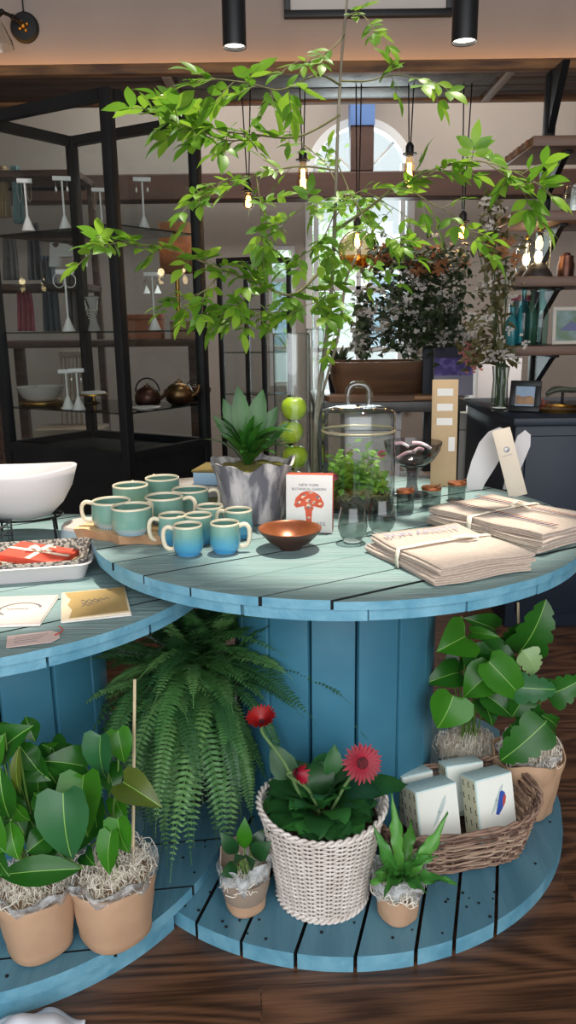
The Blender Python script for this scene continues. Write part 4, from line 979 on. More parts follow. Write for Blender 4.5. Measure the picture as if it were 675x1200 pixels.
# second one at the frame edge
c = V((-.482, 1.23, LB1))
po2 = thing('potted_plant', 'broad-leaved plant in a kraft-wrapped pot at the left photo edge', 'plant', c)
paper_pot(po2, c, .06, .075, .13, .05)
MB().shell([(.068, .115), (.077, .135), (.08, .150), (.074, .146), (.066, .13)], c, 48, fn=lambda a, r, z: (r*(1+.03*math.sin(7*a)+.03*math.sin(11*a+2)), z+.006*math.sin(5*a))).build('cellophane', cello, po2, smooth=60)
m = MB(); wool(m, c+V((0, 0, .128)), .062, 200, .4, .0008); m.build('wood_wool', woolm, po2, kind='stuff')
heart_plant(po2, c+V((0, .01, .15)), [(-6, 890, 40, 850, 1.25, 50, 0), (20, 870, 46, 905, 1.27, 34, 0), (22, 876, 25, 932, 1.2, 18, 3), (96, 1018, -4, 1026, 1.15, 40, 0), (15, 940, 36, 962, 1.2, 28, 1), (12, 962, 22, 1008, 1.16, 34, 1), (0, 900, 12, 960, 1.2, 44, 0), (46, 960, 20, 905, 1.27, 44, 0), (62, 975, 30, 1000, 1.2, 40, 0), (-10, 940, 4, 1010, 1.15, 30, 1), (70, 925, 50, 895, 1.29, 32, 0), (55, 985, 80, 1008, 1.2, 30, 0), (40, 930, 60, 950, 1.22, 30, 0), (5, 860, -6, 905, 1.22, 30, 1), (-5, 1000, 12, 1028, 1.14, 22, 0), (30, 885, 60, 915, 1.28, 38, 0), (45, 900, 50, 945, 1.26, 36, 0), (0, 930, 30, 980, 1.22, 40, 0), (35, 960, 55, 1000, 1.22, 34, 0), (-8, 850, 22, 880, 1.26, 40, 0), (30, 840, 42, 870, 1.3, 28, 0), (-5, 960, 8, 1000, 1.2, 36, 0), (60, 940, 40, 985, 1.24, 34, 0)], [heartA, heartB, heartC, olive], OVAL, 1.1)
# fern
c = V((-.235, 1.735, LB1))
fe = thing('fern', 'big spilling green fern between the two spool drums', 'fern', c)
MB().lathe([(0, 0), (.075, 0), (.105, .33), (.11, .335), (.1, .33), (0, .32)], c, 36).build('pot', M('dark_nursery_pot', '22282a', rough=.6), fe, smooth=40)
fn_ = MB(); crown = c+V((0, 0, .345))
def frond(az, el, L, g, w, mi, o):
    # a frond that leaves the crown at elevation el and bends under its own weight; paired leaflets all along
    n = 42; ds = L/n; d = V((math.cos(az)*math.cos(el), math.sin(az)*math.cos(el), math.sin(el))); p = V(o); pts = [p.copy()]
    tw = V((-math.sin(az), math.cos(az), 0))*random.uniform(-.6, .6)
    for i in range(n):
        d = (d+V((0, 0, -g*ds))+tw*ds).normalized(); p = p+d*ds
        if p.z > .625: p.z = .625
        if p.z < .10: break
        pts.append(p.copy())
    n = len(pts)-1
    fn_.tube(pts, [.0015*(1-.7*i/n) for i in range(n+1)], 4, mi, caps=False)
    for i in range(2, n+1):
        p = pts[i]; dd = (pts[i]-pts[i-1]).normalized(); sd = dd.cross(V((0, 0, 1)))
        if sd.length < .3: sd = V((-math.sin(az), math.cos(az), 0)); sd = sd-dd*sd.dot(dd)
        sd.normalize(); up = sd.cross(dd); t = i/n; W = w*(math.sin(PI*min(1, .12+t*.95))**.6)*random.uniform(.9, 1.05)
        if t > .88: W *= max(.25, (1-t)/.12)
        for s in (-1, 1):
            e = p+(sd*s+dd*.3+up*random.uniform(-.2, .1)).normalized()*W; h_ = dd*(W*.10+.0018)
            q = p+sd*s*.001; k = (p+e)/2+up*W*.1
            fn_.add([q-h_*.7, q+h_*.7, k+h_*.9, e, k-h_*.9], [(0, 1, 2, 4), (4, 2, 3)], mi)
for k in range(104):
    az = R(random.uniform(-195, 15)); el = R(random.uniform(5, 65)); o = crown+V((random.uniform(-.08, .08), random.uniform(-.09, .04), random.uniform(-.03, .03)))
    L = random.uniform(.24, .40)*(1 if math.cos(az) > -.5 else .8)
    frond(az, el, L, random.uniform(2.2, 5), random.uniform(.024, .033), random.choice((0, 0, 1, 2)), o)
for k in range(60):                                                  # long fronds that hang down in front of the pot
    az = R(random.gauss(-88, 38)); o = crown+V((random.uniform(-.11, .10), random.uniform(-.12, -.03), random.uniform(-.06, .02)))
    frond(az, R(random.uniform(-25, 35)), random.uniform(.30, .58), random.uniform(5, 10), random.uniform(.022, .030), random.choice((0, 0, 1, 2)), o)
for k in range(18):
    az = R(random.uniform(15, 165)); frond(az, R(random.uniform(30, 70)), random.uniform(.2, .3), 4, .026, 2, crown+V((random.uniform(-.05, .05), 0, 0)))
fn_.build('fronds', [M('fern_green', '47793f', '588c4d', scale=8, rough=.5, transl=.22), M('fern_light', '6b9c58', '7aab64', scale=8, rough=.5, transl=.25), M('fern_dark', '2f5a32', '3b6a3c', scale=8, rough=.5, transl=.18)], fe, smooth=0)
# woven work: uprights and rows of weavers that pass in front and behind by turns
def weave(mb, ring, rows, ribs, z0, z1, r, amp, mi=(0,), rib_r=None, sub=4, jitter=0):
    # ring(theta, k) -> (point, outward normal); k from 0 (bottom) to 1 (rim)
    for i in range(ribs):
        a = 2*PI*i/ribs; mb.tube([ring(a, k/8)[0] for k in range(9)], rib_r or r*.9, 5, mi[0])
    for j in range(rows):
        k = (j+.5)/rows; pts = []
        for i in range(ribs*sub):
            a = 2*PI*i/(ribs*sub); q, nn = ring(a, min(1, max(0, k+jitter*math.sin(3*a+j*1.7)))); pts.append(q+nn*(amp*math.cos(PI*i/sub+PI*j)))
        mb.tube(pts, r*(1+(random.uniform(-.25, .35) if jitter else 0)), 5, random.choice(mi), closed=True)
wk = V((.062, 1.392, ZB+.002)); WH = .203
whitew = M('white_wicker', 'e3dad2', 'cfc4bb', scale=30, rough=.6)
bas = thing('wicker_basket', 'white woven wicker basket planted with red gerberas', 'basket', wk)
def wring(a, k):
    r = .090+.034*k**1.1; rise = max(0, (k-.8)/.2)*.013*(math.cos(a)**2*1.0-.05); r += max(0, (k-.85)/.15)*.006*math.cos(a)**2
    n = V((math.cos(a), math.sin(a), 0)); return wk+n*r+V((0, 0, k*WH+rise)), n
m = MB(); weave(m, wring, 38, 34, 0, WH, .0024, .0032, sub=4); m.build('weave', whitew, bas, smooth=80)
m = MB()
for ph in (0, PI): m.tube([wring(2*PI*i/136, 1)[0]+wring(2*PI*i/136, 1)[1]*(.004*math.cos(PI*i/3+ph))+V((0, 0, .003+.004*math.sin(PI*i/3+ph))) for i in range(136)], .0036, 6, closed=True)
m.build('rim_braid', whitew, bas, smooth=80); m = MB()
for ph in (0, PI): m.tube([wring(2*PI*i/136, 0)[0]+wring(2*PI*i/136, 0)[1]*(.003+.004*math.cos(PI*i/3+ph))+V((0, 0, .005+.004*math.sin(PI*i/3+ph))) for i in range(136)], .0036, 6, closed=True)
m.build('bottom_braid', whitew, bas, smooth=80)
MB().shell([(0, .006), (.082, .006), (.110, .165), (.114, .18)], wk, 40).build('liner', M('brown_liner', '6f5f50', rough=.9), bas, smooth=50)
MB().lathe([(0, .145), (.103, .145), (.106, .172), (0, .182)], wk, 36).build('soil', soil, bas)
ge = thing('gerbera_plant', 'gerbera plant with three red flowers and dark leaves in the white basket', 'plant', wk+V((0, 0, .163)))
cr = wk+V((0, .005, .186)); m = MB()
for k in range(54):
    a = 2*PI*k/54+random.uniform(-.1, .1); el = R(random.choice((random.uniform(2, 22), random.uniform(15, 55)))); L = random.uniform(.10, .145)
    d = V((math.cos(a)*math.cos(el), math.sin(a)*math.cos(el)*.85, math.sin(el))); b = cr+d*.03
    leaf(m, b, cr+d*L+V((0, 0, -.005)), .068, (-d.x*.6, -d.y*.6, 1), LANCE, .1, .18, random.choice((0, 0, 1)), wave=.06)
for k in range(22):
    a = 2*PI*k/22; d = V((math.cos(a), math.sin(a), random.uniform(.0, .12))); leaf(m, cr+d*.02, cr+d*random.uniform(.105, .118)+V((0, 0, .008)), .085, (0, 0, 1), LANCE, .1, .1, random.choice((0, 0, 1)), wave=.05)
leaf(m, cr+V((.06, 0, .03)), P(478, 920, 1.42), .06, (0, -.3, 1), LANCE, .1, .15, 0, wave=.06)
leaf(m, cr+V((.02, .03, .03)), P(392, 872, 1.45), .045, (0, -1, .3), LANCE, .15, .1, 1, wave=.06)
leaf(m, cr+V((-.05, .03, .03)), P(318, 872, 1.45), .06, (0, -1, .6), LANCE, .15, .1, 0, wave=.06)
m.build('leaves', [M('gerbera_leaf', '1f4a24', '2c5e2c', scale=12, rough=.4, transl=.1), M('gerbera_leaf_light', '2f6a30', '3c7a36', scale=12, rough=.4, transl=.12)], ge, smooth=60)
petal = M('crimson_petal', 'a50c2c', '860823', scale=20, rough=.5, transl=.2); scarlet = M('scarlet_petal', 'ae1a18', '8e1014', scale=20, rough=.5, transl=.2)
eye = M('gerbera_eye', '3a1216', '6a1a22', scale=120, rough=.9, bump=.6)
gstem = M('gerbera_stem', '5d7a48', '6d8a55', scale=12, rough=.6)
def gerbera(c, nrm, r, pm, stem_to, lab, half=False, wilt=False):
    T = basis(c, frame(V(nrm))[0], frame(V(nrm))[1]); m = MB()
    for ring_, (n, rr, lift_, wd) in enumerate(((24, r, .12, .21), (22, r*.9, .24, .2), (18, r*.62, .36, .17))):
        for k in range(n):
            a = 2*PI*(k+.5*ring_)/n+random.uniform(-.05, .05); L = rr*random.uniform(.92, 1.05)
            u = T.to_3x3() @ V((math.cos(a), math.sin(a), lift_+(.9 if wilt else (.55 if half else 0)))).normalized(); up = T.to_3x3() @ V((0, 0, 1))
            if wilt and random.random() < .45: continue
            leaf(m, c+u*r*.16, c+u*L, r*wd, up, LANCE, .12, .05)
    f = m.build('petals', pm, ge, smooth=60, label=lab)
    MB().lathe([(0, -.004), (r*.2, -.002), (r*.3, .003), (r*.26, .007), (r*.1, .005), (0, .004)], c, 20, T=T.to_3x3().to_4x4()).build('eye', eye, f, smooth=60)
    MB().tube(spline([c-V(nrm).normalized()*.004, c-V(nrm).normalized()*.02+V((0, 0, -.01)), (V(c)+V(stem_to))/2+V((0, 0, .01)), V(stem_to)], 5), .0035, 7).build('stem', gstem, ge, smooth=80)
gerbera(P(424, 894, 1.33), (.15, -1, .55), .041, petal, cr+V((.015, -.01, .0)), 'crimson flower facing the viewer at the right')
gerbera(P(307, 847, 1.38), (-.1, -.35, 1), .038, scarlet, cr+V((-.03, 0, .0)), 'scarlet flower seen from the side at the upper left', half=True)
gerbera(P(346, 905, 1.30), (.6, -.6, .2), .030, petal, cr+V((-.005, -.02, .01)), 'half-faded crimson flower low over the basket rim', wilt=True)
# woven brown handle seen behind the leaves
# small potted rubber plant
c = V((-.098, 1.352, ZB+.002))
fp = thing('potted_plant', 'small dark-leaved plant in a short kraft-wrapped pot, left of the white basket', 'plant', c)
paper_pot(fp, c, .040, .047, .068, .04)
MB().shell([(.043, .055), (.052, .075), (.054, .10), (.05, .11), (.046, .08)], c, 44, fn=lambda a, r, z: (r*(1+.07*math.sin(7*a)+.05*math.sin(11*a)), z+.012*math.sin(a+2)+.006*math.sin(5*a))).build('cellophane', cello, fp, smooth=60)
MB().shell([(.044, .05), (.05, .09), (.052, .13), (.049, .13), (.044, .06)], c, 20, fn=lambda a, r, z: (r, z*(1 if math.sin(a) > .1 else .6))).build('paper_collar', M('grey_kraft', '9a8878', '8b7a6b', scale=12, rough=.8), fp, smooth=60)
m = MB(); wool(m, c+V((0, -.004, .064)), .042, 140, .6, .0009, spread=1.2); m.build('wood_wool', woolm, fp, kind='stuff')
m = MB(); cr2 = c+V((0, 0, .075))
for (tx, ty, Y, w, mi) in ((287, 957, 1.36, .034, 1), (258, 975, 1.34, .034, 0), (318, 986, 1.33, .044, 0), (300, 1008, 1.3, .036, 0), (258, 1026, 1.3, .034, 0), (275, 1000, 1.30, .032, 0), (310, 970, 1.38, .03, 0)):
    e = P(tx, ty, Y); b = cr2+(e-cr2)*.3+V((0, 0, .02)); leaf(m, b, e, w, (0, -1, .6), OVAL, .15, .12, mi)
    m.tube([cr2+V((0, 0, -.02)), b], .0018, 5, 2)
m.build('leaves', [M('dark_rubber_leaf', '1d4423', '29552b', scale=9, rough=.3), heartB, stemm], fp, smooth=60)
# bird's nest fern in a small pot
c = V((.212, 1.322, ZB+.002))
bn = thing('potted_plant', 'small wavy-leaved fern in a short kraft-wrapped pot, right of the white basket', 'plant', c)
paper_pot(bn, c, .039, .045, .062, .04)
MB().shell([(.042, .055), (.05, .075), (.055, .10), (.05, .105), (.044, .075)], c, 44, fn=lambda a, r, z: (r*(1+.07*math.sin(6*a)+.05*math.sin(13*a)), z+.01*math.sin(3*a))).build('cellophane', cello, bn, smooth=60)
m = MB(); wool(m, c+V((0, 0, .06)), .042, 170, .7, .0009, spread=1.4); m.build('wood_wool', woolm, bn, kind='stuff')
m = MB(); STRAP = [(i/18, max(.03, (.12+.95*(i/18)-.62*(i/18)**2)*(1 if i < 13 else (18-i)/5.5)*(1+.16*math.sin(i*2.1)))) for i in range(19)]
for (tx, ty, Y) in ((459, 930, 1.36), (437, 965, 1.30), (525, 952, 1.33), (512, 1003, 1.28), (535, 1035, 1.27), (440, 1022, 1.24), (432, 1035, 1.27), (500, 1048, 1.22), (450, 1050, 1.21), (482, 960, 1.4), (445, 990, 1.38), (500, 985, 1.4)):
    e = P(tx, ty, Y); cr3 = c+V((0, 0, .07)); leaf(m, cr3, e, .025, V((0, -1, .5)) if ty < 1000 else (0, -.4, 1), STRAP, .22, .16, random.choice((0, 1)), wave=.3)
m.build('fronds', [M('strap_leaf', '4f8f38', '62a345', scale=14, rough=.35, transl=.25), M('strap_leaf_dark', '3c7a30', '4a8a3a', scale=14, rough=.35, transl=.2)], bn, smooth=60)
# brown willow basket with four bird boxes
bq = V((.36, 1.535, ZB+.002)); Tb = Matrix.Translation(bq) @ Matrix.Rotation(R(12.5), 4, 'Z')
willow = [M('willow_brown', '7c6152', '9c7e6b', scale=40, rough=.7), M('willow_dark', '553d33', '6b4f42', scale=40, rough=.7), M('willow_pale', 'b39a84', '9c806b', scale=40, rough=.7)]
wbk = thing('willow_basket', 'low brown willow basket holding the bluebird boxes', 'basket', bq)
def bring(a, k):
    ca, sa = math.cos(a), math.sin(a); e = .55; gx = abs(ca)**e*(1 if ca >= 0 else -1); gy = abs(sa)**e*(1 if sa >= 0 else -1)
    w_, d_ = .155+.035*k, .095+.02*k; hh = .104+.022*max(0, sa)+.035*max(0, ca)**2+.012*max(0, -ca)
    q = V((w_*gx, d_*gy, .004+hh*k)); n = V((ca, sa, 0)); return Tb @ q, Tb.to_3x3() @ n
m = MB(); weave(m, bring, 25, 46, 0, 1, .0020, .0036, mi=(0, 0, 1, 2, 2), sub=3, jitter=.02); 
for ph in (0, PI): m.tube([bring(2*PI*i/114, 1)[0]+bring(2*PI*i/114, 1)[1]*(.004*math.cos(PI*i/4+ph))+V((0, 0, .002+.004*math.sin(PI*i/4+ph))) for i in range(114)], .0036, 6, 0, closed=True)
m.build('weave', willow, wbk, smooth=80)
m = MB(); m.add([bring(2*PI*i/40, 0.02)[0]*1 for i in range(40)], [tuple(range(40))]); m.build('bottom', willow[1], wbk, smooth=0, solid=.004)
pale = M('pale_aqua_card', 'c3dcdc', 'd0e4e1', scale=10, rough=.5); face_m = M('cream_bird_print', 'f6f6ec', 'e8ece2', scale=5, rough=.5); spine_m = M('cream_spine', 'd8d3b6', rough=.6)
blue_b = M('bluebird_blue', '2f51a6', rough=.6); red_b = M('bluebird_red', 'c04a3e', rough=.6); ghost = M('faint_bird', 'b9c7c4', 'c8d2cc', scale=30, rough=.6); grassy = M('grass_print', 'a9ae9c', 'c5c9b8', scale=90, rough=.6)
dark_ink = M('dark_print', '4a4c48', rough=.7)
def birdbox(px, py, Y, w, h, d, yaw, tilt, lab, bird=True, fallen=False):
    o = P(px, py, Y); T = Matrix.Translation(o) @ Matrix.Rotation(R(yaw), 4, 'Z') @ Matrix.Rotation(R(tilt), 4, 'X')
    bx = thing('bird_box', lab, 'box', o, 'bluebird boxes in the willow basket')
    MB().rbox(-w/2, w/2, 0, d, 0, h, .0015, 0, T).build('carton', pale, bx, smooth=30)
    MB().box(-w/2+.003, w/2-.001, -.0008, .0002, .001, h-.003, 0, T).build('front_print', face_m, bx, smooth=0)
    Tf = T @ Matrix.Translation((0, -.001, 0)) @ Matrix.Rotation(PI/2, 4, 'X')
    g = MB(); g.prism([(-w/2+.004, .002), (w/2-.002, .002), (w/2-.002, .016), (w*.2, .012), (0, .018), (-w*.2, .011), (-w/2+.004, .015)], 0, .0002, T=Tf); g.build('grass_print', grassy, bx, smooth=0)
    g = MB(); g.prism([(-.004, h*.62), (.012, h*.8), (.022, h*.86), (.018, h*.74), (.008, h*.6)], 0, .0002, T=Tf); g.prism([(-.018, h*.42), (.0, h*.66), (.006, h*.6), (-.006, h*.48)], 0, .0002, T=Tf); g.build('faint_bird_print', ghost, bx, smooth=0)
    if bird:
        Tf = Tf @ Matrix.Translation((.008, h*.22, 0)) @ Matrix.Scale(1.25, 4); g = MB(); g.prism([(-.004+.0, h*.14), (.004, h*.2), (.011, h*.26), (.015, h*.34), (.013, h*.40), (.008, h*.43), (.003, h*.42), (.0, h*.36), (-.004, h*.28), (-.010, h*.16)], .0002, .0004, T=Tf); b1 = g.build('bluebird_print', blue_b, bx, smooth=0)
        MB().prism([(.006, h*.22), (.012, h*.27), (.015, h*.34), (.012, h*.38), (.008, h*.33)], .0004, .0006, T=Tf).build('red_breast', red_b, b1, smooth=0)
    s = MB(); s.box(-w/2-.0008, -w/2+.0002, .003, d-.003, .002, h-.003, 0, T); s.build('side_print', spine_m, bx, smooth=0)
    s = MB()
    for r_ in range(4):
        for k in range(3):
            y = .010+k*(d-.02)/2+.002*(r_ % 2); z = h*.25+r_*h*.2
            s.prism([(y-.002, z), (y+.003, z), (y+.004, z+.002), (y, z+.003), (y+.001, z+.012), (y-.003, z+.012)], 0, .0003, T=T @ Matrix.Translation((-w/2-.0009, 0, 0)) @ Matrix.Rotation(-PI/2, 4, 'Z') @ Matrix.Rotation(PI/2, 4, 'X') @ Matrix.Translation((-d, 0, 0)))
    s.build('bird_mark_print', dark_ink, bx, smooth=0)
birdbox(519, 1000, 1.475, .104, .148, .06, 22, -14, 'pale bird box at the front left of the willow basket', bird=False)
birdbox(586, 985, 1.505, .098, .146, .06, 22, -14, 'bird box with a blue and red bird at the front right of the willow basket')
birdbox(494, 965, 1.565, .08, .118, .045, 20, -12, 'bird box at the back left of the willow basket, mostly hidden by the front one', bird=False)
birdbox(548, 955, 1.59, .095, .122, .045, 14, -12, 'bird box at the back right of the willow basket, only its pale top in view', bird=False)
# heart-leaved plants right of the drum
c = V((.452, 1.775, ZB+.002))
rp = thing('potted_plant', 'heart-leaved plant in a clear bag of wood wool between drum and kraft bag', 'plant', c)
MB().lathe([(0, 0), (.055, 0), (.07, .085), (0, .085)], c, 32).build('pot', M('clear_bag_roots', 'cfc6b4', 'b9ad97', scale=40, rough=.8), rp, smooth=40)
MB().shell([(.058, .05), (.074, .08), (.078, .098), (.076, .106)], c, 40, fn=lambda a, r, z: (r*(1+.04*math.sin(6*a)+.03*math.sin(13*a)), z)).build('clear_bag', cello, rp, smooth=60)
m = MB(); wool(m, c+V((0, -.005, .085)), .066, 520, 1.0, .0008, spread=1.0); wool(m, c+V((0, -.03, .07)), .05, 120, 1.0, .0009); m.build('wood_wool', woolm, rp, kind='stuff')
MB().tube([c+V((.0, .03, .1)), P(541, 722, 1.82)], .003, 6).build('stake', stake_m, rp)
heart_plant(rp, c+V((0, 0, .15)), [(545, 746, 511, 764, 1.66, 46, 1), (580, 738, 542, 724, 1.8, 28, 0), (553, 741, 587, 747, 1.75, 14, 1), (565, 758, 610, 782, 1.72, 30, 0), (573, 776, 615, 822, 1.63, 40, 1), (577, 788, 543, 818, 1.66, 42, 1), (531, 816, 512, 854, 1.6, 50, 1), (537, 788, 497, 802, 1.72, 32, 0), (570, 815, 602, 842, 1.66, 28, 0), (565, 822, 577, 852, 1.68, 32, 0), (520, 780, 540, 790, 1.75, 34, 0), (552, 760, 562, 790, 1.7, 34, 0), (540, 770, 560, 765, 1.76, 34, 0), (590, 790, 585, 830, 1.72, 34, 0)], [heartA, heartB, heartC, olive])
c = V((.575, 1.668, ZB+.002))
kb = thing('potted_plant', 'split-leaved plant in a crumpled kraft paper bag at the right', 'plant', c)
paper_pot(kb, c, .062, .082, .155, .12, 64, rim=.02)
MB().shell([(.06, .12), (.066, .15), (.075, .172), (.07, .17)], c, 44, fn=lambda a, r, z: (r*(1+.07*math.sin(7*a)+.05*math.sin(11*a)), z+.008*math.sin(4*a))).build('cellophane', cello, kb, smooth=60)
m = MB(); wool(m, c+V((0, 0, .14)), .062, 280, .9, .0009, spread=1.0); m.build('wood_wool', woolm, kb, kind='stuff')
MB().tube([c+V((-.01, .02, .12)), P(607, 706, 1.78)], .0032, 6).build('stake', stake_m, kb)
SPLIT = [(0, .0), (.03, .4), (.1, .55), (.2, .56), (.3, .5), (.36, .40), (.42, .5), (.52, .46), (.58, .34), (.64, .42), (.74, .36), (.8, .24), (.85, .28), (.94, .14), (1, 0)]
heart_plant(kb, c+V((0, 0, .17)), [(608, 765, 640, 702, 1.72, 50, 0), (612, 762, 626, 790, 1.65, 32, 2), (640, 846, 586, 892, 1.56, 48, 0), (600, 805, 652, 808, 1.62, 36, 4), (640, 815, 684, 795, 1.66, 38, 0), (652, 852, 634, 838, 1.62, 20, 0), (610, 830, 640, 850, 1.66, 34, 0), (595, 760, 612, 730, 1.76, 34, 0), (622, 800, 600, 840, 1.66, 36, 0), (598, 850, 618, 872, 1.6, 30, 0)], [heartA, heartB, M('pale_leaf_back', '8fb070', '9dbc80', scale=8, rough=.4, transl=.3), olive, heartC], SPLIT, 1.05)
# folded white cloth at the lower left corner
o = Z(20, 1215, 0)
cl = MB(); cl.grid(lambda u, v: V((-.54+.17*u, 1.02+.115*v*(1-.5*abs(u-.55)), .012+.045*math.sin(PI*u)*math.sin(PI*min(1, v*1.1))+.006*math.sin(u*14+v*5))), 24, 14)
wcl = cl.build('cloth', M('white_cloth', 'dfe3ec', rough=.9), loc=(-.46, 1.06, 0), smooth=60, solid=.003); tag(wcl, 'crumpled white cloth on the floor at the bottom left corner', 'cloth')
# ================================================================== glass display cabinets
def cabinet(label, group, C0, v1, v2, h, post, shelves, base_h, gz=.006):
    # C0 nearest corner, v1 / v2 its two sides on the floor
    C0 = V((C0[0], C0[1], 0)); v1 = V((v1[0], v1[1], 0)); v2 = V((v2[0], v2[1], 0)); cab = thing('display_cabinet', label, 'cabinet', C0, group)
    cs = [C0, C0+v1, C0+v1+v2, C0+v2]; u1, u2 = v1.normalized(), v2.normalized(); hp = post/2
    for q in cs:
        T = basis(q+(u1 if q in (cs[0], cs[3]) else -u1)*hp+(u2 if q in (cs[0], cs[1]) else -u2)*hp, u1, u2)
        z0, z1 = (-h, 0) if T.col[2].z < 0 else (0, h)
        MB().rbox(-hp, hp, -hp, hp, z0, z1, .002, 0, T).build('post', black_metal, cab, smooth=30)
    def bar(a, b, z, w, hh, nm):
        d = (b-a).normalized(); n = V((-d.y, d.x, 0)); c = sum(cs, V((0, 0, 0)))/4
        if (c-a).dot(n) < 0: n = -n
        m = MB(); m.add([p+V((0, 0, zz)) for zz in (z, z+hh) for p in (a+d*post, b-d*post, b-d*post+n*w, a+d*post+n*w)], [(0, 3, 2, 1), (4, 5, 6, 7), (0, 1, 5, 4), (1, 2, 6, 5), (2, 3, 7, 6), (3, 0, 4, 7)]); m.build(nm, black_metal, cab, smooth=0)
    for i in range(4):
        a, b = cs[i], cs[(i+1) % 4]; bar(a, b, h-post, post*.8, post, 'top_rail'); bar(a, b, base_h, post*.8, post*.8, 'lower_rail')
        d = (b-a).normalized(); n = V((-d.y, d.x, 0))
        c = sum(cs, V((0, 0, 0)))/4; n = n if (c-a).dot(n) > 0 else -n
        m = MB(); p0, p1 = a+d*post+n*hp, b-d*post+n*hp; m.add([p0+V((0, 0, base_h+post)), p1+V((0, 0, base_h+post)), p1+V((0, 0, h-post)), p0+V((0, 0, h-post))], [(0, 1, 2, 3)]); m.build('glass_panel', pane_glass, cab, smooth=0)
    ins = lambda e: [C0+u1*e+u2*e, C0+v1-u1*e+u2*e, C0+v1+v2-u1*e-u2*e, C0+v2+u1*e-u2*e]
    for z in shelves:
        MB().prism([(q.x, q.y) for q in ins(post*.75)], z-gz, z).build('glass_shelf', shelf_glass, cab, smooth=0)
    if base_h > .1: MB().prism([(q.x, q.y) for q in ins(.006)], .02, base_h).build('plinth', black_metal, cab, smooth=0)
    return cab
shelf_glass = thin_glass('shelf_glass', 'b5c4c0', 1.2, .55)
K0 = V((-.612, 2.93)); e1 = V((-.556, .32)).normalized()*.70; e2 = V((.286, .40)).normalized()*.49
cabinet('large black-framed glass display cabinet behind the left table', 'display cabinets', K0, e1, e2, 2.015, .039, (1.571, 1.189, .880), .70)
S2 = P(308, 300, 4.62)
cabinet('farther black-framed glass cabinet behind the leafy branch', 'display cabinets', (S2.x, 4.62), (-.285, .12), (.17, .16), S2.z, .026, (1.30, 1.05, .8), .35)
# jewellery stands
stand_w = M('white_stand', 'd4d1cc', 'c8c5c0', scale=9, rough=.6)
silver = M('silver', 'b9b6ae', rough=.3, metal=1)
def jstand(px, Y, z, h, w, kind, lab):
    q = P(px, 300, Y); c = V((q.x, Y, z+.001))
    root = thing('jewellery_stand', lab, 'jewellery stand', c, 'white jewellery stands')
    MB().lathe([(0, 0), (.025, 0), (.025, .003), (.006, .05), (.004, .055), (0, .055)], c, 24).build('cone_base', stand_w, root)
    MB().lathe([(0, .05), (.004, .05), (.0035, h), (0, h)], c, 12).build('rod', stand_w, root)
    MB().rbox(-w, w, -.008, .008, h-.016, h, .002, 0, Matrix.Translation(c) @ Matrix.Rotation(.2, 4, 'Z')).build('cross_bar', stand_w, root, smooth=30)
    for s in (-1, 1):
        e = c+V((s*w*.65, -.010, h-.016)); m = MB()
        if kind == 'hoop': m.tube([e+V((.022*math.sin(a*PI/12), 0, -.026-.026*math.cos(a*PI/12)+.0)) for a in range(24)], .0011, 5, closed=True)
        elif kind == 'drop':
            m.tube([e, e+V((0, 0, -.02))], .0008, 4); m.lathe([(0, -.045), (.005, -.036), (.003, -.022), (0, -.02)], e, 10)
        elif kind == 'fan':
            m.tube([e, e+V((0, 0, -.016))], .0008, 4); m.tube([e+V((.010*math.sin(a*PI/8), 0, -.026-.01*math.cos(a*PI/8))) for a in range(16)], .001, 4, closed=True); m.prism([(0, -.034), (.014, -.066), (-.014, -.066)], 0, .002, T=Matrix.Translation(e) @ Matrix.Rotation(PI/2, 4, 'X'))
        else: m.tube(spline([e+V((-.008, 0, 0)), e+V((-.009, 0, -.04)), e+V((0, 0, -.07)), e+V((.009, 0, -.04)), e+V((.008, 0, 0))], 4), .001, 4)
        m.build('earring', silver, root)
    return root
for a in ((36, 3.17, 1.571, .19, .028, 'chain', 'white jewellery stand leftmost on the top glass shelf, with chains'), (79, 3.16, 1.571, .195, .034, 'drop', 'white jewellery stand with drop earrings on the top glass shelf, left pane'),
          (171, 3.20, 1.571, .195, .034, 'drop', 'white jewellery stand with clustered earrings on the top glass shelf, right pane'), (122, 3.42, 1.571, .195, .034, 'chain', 'white jewellery stand with a long chain, behind the cabinet corner post'),
          (74, 3.14, 1.189, .235, .034, 'hoop', 'white jewellery stand with big hoop earrings on the middle glass shelf'), (177, 3.20, 1.189, .225, .034, 'fan', 'white jewellery stand with tassel earrings on the middle glass shelf, right pane'),
          (66, 3.16, .880, .16, .03, 'chain', 'white jewellery stand on the low glass shelf, left of its pair'), (79, 3.12, .880, .165, .03, 'drop', 'white jewellery stand on the low glass shelf, right of its pair')):
    jstand(*a)
q = V((P(110, 380, 3.25).x, 3.25, 1.190)); nb = thing('necklace_display', 'pale beaded necklaces on a little bust, middle glass shelf by the post', 'necklace', q)
MB().lathe([(0, 0), (.026, 0), (.006, .07), (.022, .12), (.03, .135), (0, .14)], q, 24, sy=.5).build('bust', M('grey_bust', '8f8b85', rough=.8), nb, smooth=50)
m = MB()
for k in range(5):
    for i in range(14): a = PI*i/13; m.ball(q+V((.026*math.cos(a), -.016-.004*math.sin(a), .13-(.05+.012*k)*math.sin(a))), .0028, 0, 6, 4)
m.build('beads', M('bead_mix', 'c9c4b0', '8a8f86', scale=120, rough=.35), nb)
def onshelf(px, Y, z): q = P(px, 300, Y); return V((q.x, Y, z+.001))
c = onshelf(34, 3.34, .880); o = thing('bowl', 'off-white bowl on a gold ring on the low glass shelf', 'bowl', c)
MB().lathe([(0, 0), (.085, 0), (.09, .006), (.09, .016), (.083, .018), (0, .016)], c, 40).build('gold_ring', brass, o)
